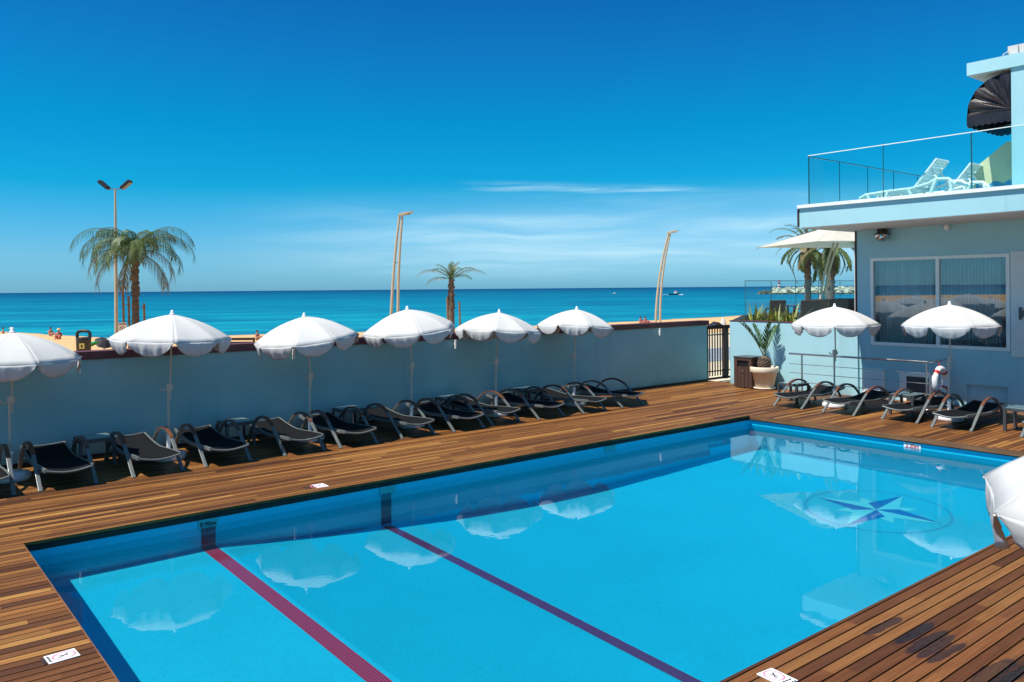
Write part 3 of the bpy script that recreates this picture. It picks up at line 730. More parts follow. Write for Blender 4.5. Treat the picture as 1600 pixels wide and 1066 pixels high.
# domed awning (quarter barrel of pleats), projecting from the side wall
mb = MB(); ztA = on_x(1575, 112, XU).z; zbA = on_x(1512, 182, XU).z; reach = on_x(1511, 185, XU).y - yu
NP_, NW = 8, 14; wA = 1.7; xa = XU+0.02
vs = []; ridge = []
for i in range(NP_+1):
    a = PI/2*i/NP_
    yy = yu + 0.01 + reach*math.sin(a)**0.9; zz = zbA + (ztA-zbA)*math.cos(a)**0.95
    for j in range(NW+1):
        x = xa + wA*j/NW
        vs.append((x, yy, zz))
fs = [(i*(NW+1)+j, i*(NW+1)+j+1, (i+1)*(NW+1)+j+1, (i+1)*(NW+1)+j) for i in range(NP_) for j in range(NW)]
mb.add(vs, fs)
# near end cheek: pleats fan to the hinge
hinge = (xa, yu+0.02, zbA+0.02); rim = [vs[i*(NW+1)] for i in range(NP_+1)]
for i in range(NP_):
    a, b = Vector(rim[i]), Vector(rim[i+1]); mid = (a+b)/2; mid.x += 0.05*(1 if i % 2 else -0.4); hm = (Vector(hinge)+mid)/2; hm.x -= 0.035
    mb.add([hinge, a, hm, b, mid], [(0, 1, 2), (0, 2, 3), (1, 4, 2), (4, 3, 2)], False)
hin2 = (xa+wA, yu+0.02, zbA+0.02); rim2 = [vs[i*(NW+1)+NW] for i in range(NP_+1)]
for i in range(NP_): mb.add([hin2, rim2[i], rim2[i+1]], [(0, 1, 2)])
# valances with a scalloped edge
N = 40
for (p0, p1) in (((xa+wA, yu+0.02, zbA), (xa+wA, yu+reach+0.01, zbA)), ((xa, yu+0.0, zbA), (xa, yu+reach+0.01, zbA)), ((xa, yu+reach+0.01, zbA), (xa+wA, yu+reach+0.01, zbA))):
    vs = []
    for i in range(N+1):
        q = Vector(p0).lerp(Vector(p1), i/N); vs += [q, q - Vector((0, 0, 0.20 + 0.035*abs(math.sin(i/N*PI*7))))]
    mb.add(vs, [(2*i, 2*i+1, 2*i+3, 2*i+2) for i in range(N)])
o = mb.build('awning', MT['awning'], up, fix=False); q = o.modifiers.new('thick', 'SOLIDIFY'); q.thickness = 0.006
# stair parapet
xs_ = XU+1.0; a = on_x(1524, 262, xs_); b = on_x(1572, 222, xs_)
mb = MB(); y0_, y1_ = a.y, b.y
vs = [(x, y, z) for x in (xs_, xs_+0.2) for (y, z) in ((y0_+0.1, ZF+0.004), (y0_, a.z), (y1_, b.z), (y1_-0.8, b.z), (y1_-0.8, ZF+0.004))]
mb.add(vs, [(0, 1, 2, 3, 4), (9, 8, 7, 6, 5)] + [(i, i+5, (i+1) % 5+5, (i+1) % 5) for i in range(5)])
sp = mb.build('stair_parapet', MT['yellow'], bld)
mb = MB(); vs = []; N = 60
for i in range(N+1):
    y = y0_ + (y1_-0.1-y0_)*i/N; top = zc + 0.30 + 0.07*abs(math.sin(i/N*PI*2.4+0.5))
    vs += [(xs_-0.006, y, ZF+0.02), (xs_-0.006, y, top)]
mb.add(vs, [(2*i, 2*i+1, 2*i+3, 2*i+2) for i in range(N)]); mb.build('wave_mural', MT['mural'], sp, fix=False)
# roof terrace glass balustrade
XG = XO+0.06; yg = on_x(1264, 300, XG).y; GT = on_x(1264, 244, XG).z - zc
t = thing('roof_balustrade', 'teal tinted glass balustrade around the hotel roof terrace', 'balustrade', (XG, yg, zc))
ysp = [0]
for u in (1380, 1518): ysp.append(on_x(u, 250, XG).y - yg)
ysp += [ysp[-1]-1.6, ysp[-1]-3.2, ysp[-1]-4.8]
for a, b in zip(ysp, ysp[1:]):
    mb = MB(); mb.span((-0.006, b+0.008, 0.0), (0.006, a-0.008, GT)); mb.build('glass_panel', MT['bal'], t)
for i in range(6):
    mb = MB(); mb.span((i*1.35+0.014, -0.006, 0.0), (i*1.35+1.342, 0.006, GT-0.02)); mb.build('glass_panel', MT['bal'], t)
for i, y in enumerate(ysp): mb = MB(); mb.bar((0, y, 0), (0, y, GT), 0.022 if i in (0, 2) else 0.010, 0.018); mb.build('panel_joint', MT['baledge'], t)
for i in range(1, 7): mb = MB(); mb.bar((i*1.35, 0, 0), (i*1.35, 0, GT-0.02), 0.012, 0.016); mb.build('panel_joint', MT['baledge'], t)
mb = MB(); mb.bar((0.02, 0, GT-0.01), (8.1, 0, GT-0.01), 0.016, 0.018); mb.build('side_rail', MT['baledge'], t)
mb = MB(); mb.bar((0, 0.012, GT+0.008), (0, ysp[-1], GT+0.008), 0.022, 0.016); mb.build('top_edge', MT['frame'], t)

# white plastic loungers on the roof terrace
def roof_lounger(loc, label):
    t = thing('plastic_lounger', label, 'sun lounger', loc, 0, 'plastic loungers on the roof terrace')
    f = MB()
    for sx in (-0.33, 0.33):
        f.tube([(sx, 0.02, 0.27), (sx, -0.10, 0.33), (sx, -0.6, 0.36), (sx, -1.1, 0.37), (sx, -1.45, 0.44), (sx, -1.62, 0.52), (sx, -1.85, 0.5), (sx, -1.98, 0.38)], 0.035, 8)
    f.bar((-0.33, 0.02, 0.28), (0.33, 0.02, 0.28), 0.07, 0.06); f.bar((-0.33, -1.95, 0.40), (0.33, -1.95, 0.40), 0.06, 0.05)
    f.build('frame', MT['plastic'], t)
    for sx in (-0.33, 0.33):
        for (ya, yb) in ((-0.22, -0.10), (-0.42, -0.55), (-1.15, -0.98), (-1.45, -1.75)):
            pass
        for (pa, pb) in (((-0.15, 0.32), (-0.32, 0.0)), ((-0.60, 0.35), (-0.47, 0.0)), ((-1.05, 0.36), (-1.22, 0.0)), ((-1.60, 0.5), (-1.40, 0.0)), ((-1.88, 0.46), (-1.98, 0.0))):
            mb = MB(); mb.bar((sx, pa[0], pa[1]), (sx, pb[0], pb[1]), 0.05, 0.07, up=(1, 0, 0)); mb.build('leg', MT['plastic'], t)
    s_ = MB()
    for i in range(13): s_.box((0, -0.10-i*0.088, 0.355), (0.62, 0.066, 0.016))
    s_.build('seat_slats', MT['plastic'], t)
    bk = MB(); Mx = Matrix.Rotation(R(-50), 3, 'X'); o = Vector((0, -1.12, 0.37))
    for sx in (-0.28, 0.28): bk.bar(o + Mx @ Vector((sx, 0, 0)), o + Mx @ Vector((sx, -0.72, 0)), 0.05, 0.035)
    for i in range(7): bk.box(o + Mx @ Vector((0, -0.05-i*0.095, 0)), (0.54, 0.075, 0.018), M=Mx)
    bk.box(o + Mx @ Vector((0, -0.71, 0)), (0.60, 0.09, 0.035), M=Mx)
    bk.bar(o + Mx @ Vector((0.2, -0.5, -0.01)), (0.2, -1.62, 0.48), 0.03); bk.bar(o + Mx @ Vector((-0.2, -0.5, -0.01)), (-0.2, -1.62, 0.48), 0.03)
    bk.build('backrest', MT['plastic'], t)
    return t
p = on_x(1347, 305, XO+0.75); q1 = roof_lounger((XO+0.72, p.y-0.17, ZF+0.003), 'white plastic lounger on the roof terrace, the nearer one to its left glass corner')
roof_lounger((XO+1.95, p.y-0.35, ZF+0.003), 'white plastic lounger on the roof terrace, partly behind the dark glass joint')

# ------------------------------------------------------------------ parasols
UR, URISE, NR = 0.94, 0.40, 8
def parasol_parts(root, hgt, tilt=(0.0, 0.0), offset=0.03, spin=0.0, knob=1.16, seed=0):
    rnd = random.Random(seed)
    b = MB(); b.lathe([(0, 0.002), (0.25, 0.002), (0.265, 0.03), (0.262, 0.08), (0.24, 0.105), (0.06, 0.115), (0.045, 0.13), (0.032, 0.15), (0.032, 0.36), (0.045, 0.37), (0.045, 0.41), (0.0, 0.41)], 28)
    b.build('base', MT['white'], root)
    lean = Vector((math.sin(tilt[0]), math.sin(tilt[1]), 1)).normalized()
    lo = MB(); lo.tube([(0, 0, 0.36), (0, 0, knob+0.03)], 0.019, 10); lo.build('lower_pole', MT['pole'], root)
    kx = offset; p0 = Vector((kx, 0, knob-0.2)); top = Vector((kx, 0, knob)) + lean*(hgt-knob)
    up_ = MB(); up_.tube([p0, Vector((kx, 0, knob)), top + lean*0.02], 0.0145, 10); up_.build('upper_pole', MT['pole'], root)
    k_ = MB(); k_.box((kx/2, 0, knob), (0.085, 0.05, 0.11)); k_.tube([(-0.01, 0, knob-0.03), (-0.06, 0, knob-0.05), (-0.10, 0, knob-0.035), (-0.115, 0, knob-0.005)], 0.012, 8)
    k_.tube([(kx+0.03, 0, knob-0.05), (kx+0.055, 0, knob), (kx+0.02, 0, knob+0.03)], 0.010, 8); k_.build('tilt_joint', MT['pole'], root, bevel=0.006)
    Q = Vector((0, 0, 1)).rotation_difference(lean).to_matrix() @ Matrix.Rotation(spin, 3, 'Z')
    apex = top
    def rib_pt(i, s):
        a = 2*PI*i/NR; r = UR*s
        return Vector((r*math.cos(a), r*math.sin(a), -URISE*(0.42*s + 0.58*s**2.3)))
    rib_end = []
    for i in range(NR):
        mb = MB(); mb.tube([apex + Q @ (rib_pt(i, s) + Vector((0, 0, -0.012))) for s in (0.03, 0.3, 0.55, 0.8, 1.0)], 0.006, 6); mb.build('rib', MT['pole'], root)
        rib_end.append(apex + Q @ rib_pt(i, 1.0))
    c = MB(); NS, NTt = 10, 12
    for i in range(NR):
        vs = []; ph = rnd.uniform(0, 6)
        for a in range(NS+1):
            s_ = a/NS
            for k in range(NTt+1):
                t_ = k/NTt; bul = 4*t_*(1-t_)
                p = rib_pt(i, s_).lerp(rib_pt((i+1) % NR, s_), t_)
                p.z -= 0.022*bul*s_*(1-0.3*s_)
                p *= 1 - 0.02*bul*s_**4
                p.z += 0.005*math.sin(9*t_+ph)*s_**3
                vs.append(apex + Q @ p)
        w_ = NTt+1
        c.add(vs, [(a*w_+k, (a+1)*w_+k, (a+1)*w_+k+1, a*w_+k+1) for a in range(NS) for k in range(NTt)], True)
        # hanging scalloped flap
        vs = []; NV, NK = 7, 24; outw = rnd.uniform(-0.03, 0.015); a0 = 2*PI*(i+0.5)/NR
        od = Vector((math.cos(a0), math.sin(a0), 0)); td = Vector((-math.sin(a0), math.cos(a0), 0)); amp = rnd.uniform(0.5, 1.3); ph2 = rnd.uniform(0, 6)
        for a in range(NV+1):
            q_ = a/NV
            for k in range(NK+1):
                t_ = k/NK; e = abs(2*t_-1); L = 0.008 + 0.21*(1-e**2.2)**0.75
                bul = 4*t_*(1-t_)
                p = rib_pt(i, 1).lerp(rib_pt((i+1) % NR, 1), t_); p.z -= 0.022*bul*0.7; p *= 1-0.02*bul
                wr = (0.012*math.sin(t_*23+ph2) + 0.009*math.sin(t_*41+2*ph2) + 0.006*math.sin(t_*67+ph))*amp*q_**1.2
                p += Vector((0, 0, -L*q_)) + od*(outw*q_ - 0.02*q_*bul + wr + 0.012*math.sin(q_*4)*bul)
                p -= td*(2*t_-1)*0.022*q_
                vs.append(apex + Q @ p)
        w_ = NK+1
        c.add(vs, [(a*w_+k, (a+1)*w_+k, (a+1)*w_+k+1, a*w_+k+1) for a in range(NV) for k in range(NK)], True)
    o = c.build('canopy', MT['canopy'], root, fix=False)
    md = o.modifiers.new('thick', 'SOLIDIFY'); md.thickness = 0.003
    fin = MB(); fin.lathe([(0.0, 0.065), (0.02, 0.06), (0.024, 0.03), (0.03, 0.01), (0.045, 0.0), (0.045, -0.012), (0, -0.012)], 14, apex + lean*0.004); fin.build('finial', MT['white'], root)
    return root
YU = 13.72
# apex pixel, height tweak, tilt towards +X / +Y
wall_us = [(20, 519, (0.02, -0.02)), (270, 491, (0.01, -0.02)), (471, 494, (-0.07, -0.02)), (630, 483, (-0.03, -0.03)), (781, 488, (0.05, 0.0)), (903, 483, (0.03, 0.0))]
base_us = [15, 263, 484, 643, 775, 897]
for i, ((u, v, tl), ub) in enumerate(zip(wall_us, base_us)):
    ap = on_y(u, v, YU); hgt = ap.z
    bx = on_y(ub, 640, YU).x
    kn = 1.16 if i != 3 else 1.2
    tx = math.atan2(ap.x - bx - 0.03, hgt - kn)
    r_ = thing('parasol', 'white scalloped parasol along the garden wall, %s from the left' % ORD[i], 'parasol', (bx, YU, 0), 0, 'white parasols')
    parasol_parts(r_, hgt, (tx*0.6 + tl[0]*0.4 if abs(tx) > 0.02 else tl[0]*0.5, tl[1]), 0.03, spin=0.2+0.35*i, knob=kn, seed=i)
for i, (u, v, ub, lab) in enumerate([(1298, 479, 1304, 'white scalloped parasol at the far pool end before the sunlit terrace wall'), (1482, 476, 1483, 'white scalloped parasol at the far pool end before the hotel window')]):
    XR = 17.0; ap = on_x(u, v, XR); b0 = on_x(ub, 620, XR)
    r_ = thing('parasol', lab, 'parasol', (XR, b0.y, 0), -PI/2, 'white parasols')
    parasol_parts(r_, ap.z, (0.0, -0.02), 0.03, spin=0.5+0.3*i, knob=1.22, seed=20+i)
r_ = thing('parasol', 'white scalloped parasol close to the viewer, cut off by the right edge', 'parasol', (4.135, 0.65, 0), 0.0, 'white parasols')
parasol_parts(r_, 2.20, (0.0, 0.0), 0.03, spin=0.02, knob=1.16, seed=44)

# ------------------------------------------------------------------ pool loungers
def catmull(pts, nseg=5):
    out = []
    P = [Vector(p) for p in pts]
    for i in range(len(P)-1):
        p0, p1, p2, p3 = P[max(i-1, 0)], P[i], P[i+1], P[min(i+2, len(P)-1)]
        for k in range(nseg):
            t = k/nseg
            out.append(0.5*((2*p1) + (p2-p0)*t + (2*p0-5*p1+4*p2-p3)*t*t + (3*p1-p0-3*p2+p3)*t**3))
    out.append(P[-1]); return out
HOOP = [tuple(p) for p in catmull([(0.0, 0.0), (0.20, 0.155), (0.40, 0.315), (0.62, 0.46), (0.88, 0.525), (1.14, 0.49), (1.36, 0.38), (1.55, 0.20), (1.68, 0.0)], 5)]
SLING = [tuple(p) for p in catmull([(-0.06, 0.295), (0.25, 0.285), (0.6, 0.265), (0.95, 0.245), (1.2, 0.255), (1.5, 0.290), (1.86, 0.345)], 5)]
def make_lounger(label, group):
    t = thing('sun_lounger', label, 'sun lounger', (0, 0, 0), 0, group)
    for sx in (-0.345, 0.345):
        mb = MB(); mb.sweep(HOOP, 0.052, 0.026, sx); mb.build('leg_hoop', MT['alu'], t, bevel=0.004)
        arm = [(y, z + 0.016) for (y, z) in HOOP if 0.50 < y < 1.30]
        mb = MB(); mb.sweep(arm, 0.060, 0.020, sx); mb.build('armrest', MT['armwood'], t, bevel=0.005)
        mb = MB(); mb.sweep([(y, z-0.018) for y, z in SLING], 0.03, 0.05, sx*0.845); mb.build('side_rail', MT['alu'], t, bevel=0.003)
    c = MB()
    N = 12
    c.tube([(-0.29 + 0.58*i/N, -0.06, 0.275 - 0.045*math.sin(PI*i/N)) for i in range(N+1)], 0.017, 8); c.build('foot_bar', MT['alu'], t)
    c = MB(); c.tube([(-0.29 + 0.58*i/N, 1.86, 0.337 - 0.02*math.sin(PI*i/N)) for i in range(N+1)], 0.015, 8); c.build('head_bar', MT['alu'], t)
    for yy, zz in ((0.34, 0.20), (1.40, 0.195)): c = MB(); c.bar((-0.345, yy, zz), (0.345, yy, zz), 0.03, 0.03); c.build('cross_bar', MT['alu'], t)
    s_ = MB(); NX = 10; vs = []
    for (y, z) in SLING:
        for i in range(NX+1):
            x = -0.278 + 0.556*i/NX; sag = 0.045*math.sin(PI*i/NX)
            vs.append((x, y+0.004, z - sag*(0.9 if y < 0.4 else 0.6)))
    k = NX+1
    s_.add(vs, [(a*k+b, a*k+b+1, (a+1)*k+b+1, (a+1)*k+b) for a in range(len(SLING)-1) for b in range(NX)], True)
    o = s_.build('sling', MT['sling'], t, fix=False); md = o.modifiers.new('thick', 'SOLIDIFY'); md.thickness = 0.006
    return t
feet_l = [(-40, None), (68, 152), (211, 289), (322, 393), (442, 501), (529, 584), (628, 680), (703, 750), (788, 829), (837, 878), (912, 946), (970, 1004)]
def xof(u, v): return on_z(u, v).x
XL = [1.33, 2.33, 3.52, 4.56, 5.83, 6.82, 8.07, 9.18, PYE, 11.31, 12.55, 13.78]
GL = 'black sun loungers in a row along the garden wall'
proto = None
for i, x in enumerate(XL):
    lab = 'black mesh sun lounger in the row along the garden wall, %s from the left' % ORD[i]
    rz = random.uniform(-0.025, 0.025); y = 12.66 + random.uniform(-0.04, 0.04)
    if proto is None: proto = make_lounger(lab, GL); proto.location = (x, y, 0); proto.rotation_euler = (0, 0, rz)
    else: dup(proto, (x, y, 0), rz, lab, GL)
GR = 'black sun loungers at the far end of the pool'
for i, (yc, xx) in enumerate([(10.22, 16.14), (9.0, 16.08), (7.73, 16.12), (6.67, 15.94), (5.17, 16.0)]):
    dup(proto, (xx, yc, 0), -PI/2 + random.uniform(-0.03, 0.03), 'black mesh sun lounger at the far end of the pool, %s from the left' % ORD[i], GR)

# ------------------------------------------------------------------ side tables
def make_table(label):
    t = thing('side_table', label, 'side table', (0, 0, 0), 0, 'low glass topped tables between loungers')
    f = MB(); h = 0.43; q = 0.235
    for s_ in (-1, 1):
        f.bar((-q, s_*q, h-0.03), (q, s_*q, h-0.03), 0.045, 0.055); f.bar((s_*q, -q+0.024, h-0.03), (s_*q, q-0.024, h-0.03), 0.045, 0.055)
    f.build('frame', MT['alu_dark'], t, bevel=0.003)
    for a in (-q, q):
        for b in (-q, q):
            mb = MB(); mb.box((a, b, (h-0.06)/2), (0.05, 0.05, h-0.06)); mb.build('leg', MT['alu_dark'], t)
    g_ = MB(); g_.box((0, 0, h+0.001), (2*q-0.02, 2*q-0.02, 0.010)); g_.build('glass_top', MT['tableglass'], t, bevel=0.003)
    return t
TBX = [(2.96, 14.1), (5.22, 14.15), (7.46, 14.2), (9.82, 14.2), (11.95, 14.2)]
tb = None
for i, (x, y) in enumerate(TBX):
    lab = 'low grey side table with a glass top by the garden wall, %s from the left' % ORD[i]
    if tb is None: tb = make_table(lab); tb.location = (x, y, 0)
    else: dup(tb, (x, y, 0), random.uniform(-0.03, 0.03), lab, 'low glass topped tables between loungers')
for (x, y, lab) in [(17.2, 10.72, 'low grey side table with a glass top beside the potted palm'), (17.15, 8.05, 'low grey side table with a glass top beside the hanging lifebuoy'), (16.75, 5.72, 'low grey side table with a glass top at the right edge by the hotel wall')]:
    dup(tb, (x, y, 0), random.uniform(-0.03, 0.03), lab, 'low glass topped tables between loungers')

# ------------------------------------------------------------------ steel railing and lifebuoy
XRL = 18.1
pa, pc, pd = on_x(1233, 552, XRL), on_x(1450, 566, XRL), None
zr = 1.03
t = thing('steel_railing', 'stainless steel railing with three rails in front of the terrace wall', 'railing', (XRL, pa.y, 0))
Lr = pa.y - pc.y
mb = MB(); mb.tube([(0, 0, zr), (0, -Lr, zr)], 0.024, 10); mb.tube([(0, -Lr, zr), (0.95, -Lr-0.02, zr)], 0.024, 10); mb.build('handrail', MT['steel'], t)
for z in (0.78, 0.56, 0.34):
    mb = MB(); mb.tube([(0, 0, z), (0, -Lr, z)], 0.008, 8); mb.tube([(0, -Lr, z), (0.95, -Lr-0.02, z)], 0.008, 8); mb.build('lower_rail', MT['steel'], t)
for (x, y) in ((0, -0.35), (0, -Lr+0.03), (0.92, -Lr-0.02)):
    mb = MB(); mb.tube([(x, y, 0.0), (x, y, zr-0.02)], 0.020, 10); mb.lathe([(0.05, 0.0), (0.05, 0.012), (0, 0.012)], 14, (x, y, 0)); mb.build('post', MT['steel'], t)
lb = on_x(1464, 592, XRL+0.35)
t = thing('lifebuoy', 'white lifebuoy with red bands hanging on the end of the steel railing', 'lifebuoy', (XRL+0.42, pa.y-Lr-0.07, 0.60))
def torus(mb, R0, r, a0, a1, n1=24, n2=12):
    vs = []
    for i in range(n1+1):
        a = a0 + (a1-a0)*i/n1
        for j in range(n2):
            b = 2*PI*j/n2; q = R0 + r*math.cos(b); vs.append((q*math.cos(a), r*math.sin(b), q*math.sin(a)))
    mb.add(vs, [(i*n2+j, i*n2+(j+1) % n2, (i+1)*n2+(j+1) % n2, (i+1)*n2+j) for i in range(n1) for j in range(n2)], True)
mb = MB(); torus(mb, 0.26, 0.068, 0, 2*PI, 40); mb.build('ring', MT['white'], t)
for k in range(4):
    mb = MB(); torus(mb, 0.26, 0.0705, PI/4+k*PI/2-0.13, PI/4+k*PI/2+0.13, 6); mb.build('band', MT['red'], t)
mb = MB(); mb.tube([(0, 0, 0.33), (0, 0.04, 0.41)], 0.012, 6); mb.build('strap', MT['red'], t)

# ------------------------------------------------------------------ timber bin, pot, palm
t = thing('litter_bin', 'dark brown timber slatted litter bin against the terrace wall', 'litter bin', (18.42, 12.98, 0))
mb = MB(); Wb, Db, Hb = 0.56, 0.52, 0.80
for i in range(5):
    y = -0.27 + 0.045 + i*0.112 - 0.0
    z1 = 0.57 if 1 <= i <= 3 else Hb
    mb.box((0.0, y+0.0, 0.02+(z1-0.02)/2), (0.022, 0.104, z1-0.02))
mb.box((0, 0.0, 0.765), (0.023, 0.34, 0.07))
for i in range(5):
    mb.box((0.06 + i*0.104, -0.275, 0.02+(Hb-0.02)/2), (0.098, 0.022, Hb-0.02)); mb.box((0.06 + i*0.104, 0.275, 0.02+(Hb-0.02)/2), (0.098, 0.022, Hb-0.02))
mb.build('slatted_body', MT['binwood'], t, bevel=0.003)
mb = MB(); mb.span((0.02, -0.25, 0.02), (0.5, 0.25, 0.78)); mb.build('liner', MT['black'], t)
mb = MB(); mb.span((-0.02, -0.295, 0.802), (0.56, 0.295, 0.835)); mb.build('lid', MT['alu_dark'], t, bevel=0.005)
mb = MB(); mb.lathe([(0.022, 0.0), (0.022, 0.008), (0, 0.008)], 12, (-0.014, 0, 0.45), M=Matrix.Rotation(-PI/2, 3, 'Y')); mb.build('lock', MT['alu'], t)
PX, PY = 18.68, 12.50
t = thing('flower_pot', 'large cream flower pot standing beside the timber bin', 'flower pot', (PX, PY, 0))
mb = MB(); mb.lathe([(0, 0.05), (0.225, 0.05), (0.245, 0.08), (0.325, 0.44), (0.36, 0.445), (0.37, 0.46), (0.372, 0.58), (0.36, 0.59), (0.33, 0.59), (0.32, 0.53), (0, 0.53)], 40); mb.build('pot', MT['terracotta'], t)
mb = MB(); mb.lathe([(0, 0.003), (0.26, 0.003), (0.285, 0.02), (0.285, 0.05), (0.27, 0.055), (0.24, 0.055)], 36); mb.build('saucer', MT['terracotta'], t)
mb = MB(); mb.lathe([(0, 0.55), (0.2, 0.548), (0.322, 0.54)], 24); mb.build('soil', MT['soil'], t)
def frond(mb, base, az_, elev0, length, curl, nleaf, leaflen, width=0.02, droop=0.3, vee=0.5, rmb=None, rr=0.012, twist=0.0, rnd=random, start=0.18, ang=0.75, limp=0.25):
    """feather leaf: a rachis that arches over, with narrow leaflets on both sides"""
    p = Vector(base); pts = [p.copy()]; e = elev0; N = 18; st = length/N
    h = Vector((math.cos(az_), math.sin(az_), 0)); hd = h
    dirs = []
    for i in range(N):
        d = hd*math.cos(e) + Vector((0, 0, math.sin(e))); dirs.append(d); p = p + d*st; pts.append(p.copy()); e -= curl*(0.4+1.2*i/N)/N
    dirs.append(dirs[-1])
    if rmb is not None: rmb.tube(pts, [rr*(1-0.85*i/N) for i in range(N+1)], 5, False)
    side = Vector((-math.sin(az_), math.cos(az_), 0))
    for k in range(nleaf):
        f = start + (1-start)*(k+0.5)/nleaf
        i = min(N-1, int(f*N)); fr = f*N-i
        c = pts[i].lerp(pts[i+1], fr); d = dirs[i]; up_ = side.cross(d); up_ = -up_ if up_.z < 0 else up_
        prof = math.sin(PI*min(1, 0.18+0.82*(f-start)/(1-start)*0.95))**0.6
        for sg in (-1, 1):
            L = leaflen*prof*rnd.uniform(0.8, 1.15); a = ang*(1-0.35*f) + rnd.uniform(-0.12, 0.12)
            v = (d*math.cos(a) + side*sg*math.sin(a)*math.cos(vee) + up_*math.sin(a)*math.sin(vee)*rnd.uniform(0.5, 1.2)).normalized()
            nrm = v.cross(d).normalized()*width*0.5; nn = v.cross(nrm).normalized()*width*0.5
            q0 = c; q1 = c + v*L*0.45 + Vector((0, 0, -droop*L*limp)); q2 = c + v*L*0.85*(1-droop*0.2) + Vector((0, 0, -droop*L))
            mb.add([q0-nn, q0+nn, q1+nn*1.3, q1-nn*1.3, q2], [(0, 1, 2, 3), (3, 2, 4)])
t = thing('date_palm', 'small date palm with upright feathery fronds growing in the cream pot', 'palm', (PX, PY, 0.55))
mb = MB(); mb.lathe([(0.10, -0.02), (0.145, 0.06), (0.15, 0.14), (0.12, 0.22), (0.08, 0.28), (0.05, 0.33)], 16)
for k in range(70):
    a = k*2.4; z = 0.01 + 0.27*k/70; r0 = 0.10 + 0.05*math.sin(PI*(z+0.05)/0.35)
    q = Vector((math.cos(a)*r0, math.sin(a)*r0, z)); mb.box(q, (0.05, 0.04, 0.035), M=Matrix.Rotation(a, 3, 'Z') @ Matrix.Rotation(-0.6, 3, 'Y'))
mb.build('trunk', MT['trunk'], t)
mb = MB(); rm = MB(); rnd = random.Random(3)
VA = math.atan2(-RT.y, -RT.x)       # azimuth that points left in view
LFT = math.atan2(RT.y*-1, RT.x*-1); RGT = math.atan2(RT.y, RT.x); BK = math.atan2(FW.y, FW.x); FR_ = BK + PI
for (az_, e, L, cu) in [(LFT+0.2, 1.12, 1.28, 0.55), (LFT-0.15, 1.20, 1.25, 0.5), (FR_+0.3, 1.42, 1.05, 0.4), (RGT+0.35, 1.18, 1.28, 0.35), (RGT-0.6, 1.38, 0.95, 0.4), (BK+0.5, 1.3, 1.0, 0.4)]:
    frond(mb, (0, 0, 0.28), az_, e, L*0.94, cu, 28, 0.25, 0.016, 0.04, 0.4, rm, 0.011, rnd=rnd, start=0.22, ang=0.85)
cr = mb.build('fronds', MT['frond_pot'], t, fix=False); rm.build('leaf_stems', MT['flax'], t)
# flax clumps on the terrace wall
FLX = [(1182, 0.0), (1200, .15), (1218, 0.05), (1233, .2), (1243, 0.0)]
for i, (u, dx) in enumerate(FLX):
    y = on_x(u, 500, XP+0.35).y
    t = thing('flax_plant', 'spiky yellow green flax clump on the terrace wall, %s from the left' % ORD[i], 'plant', (XP+0.6+dx, y+0.25, 1.41), 0, 'flax clumps on the terrace wall')
    mb = MB(); rnd = random.Random(50+i)
    for k in range(26):
        a = rnd.uniform(0, 2*PI); e = rnd.uniform(0.75, 1.5); L = rnd.uniform(0.5, 1.0); w_ = rnd.uniform(0.018, 0.034)
        h = Vector((math.cos(a), math.sin(a), 0)); sd = Vector((-math.sin(a), math.cos(a), 0))*w_; p = h*0.05; vs = []
        for q in range(6):
            wq = sd*(1.0 if q < 3 else (5-q)/2.2); vs += [p-wq, p+wq]
            d = h*math.cos(e) + Vector((0, 0, math.sin(e))); p = p + d*L/5; e -= rnd.uniform(0.05, 0.2)
        mb.add(vs, [(2*q, 2*q+1, 2*q+3, 2*q+2) for q in range(5)])
    mb.build('leaves', MT['flax'], t, fix=False)

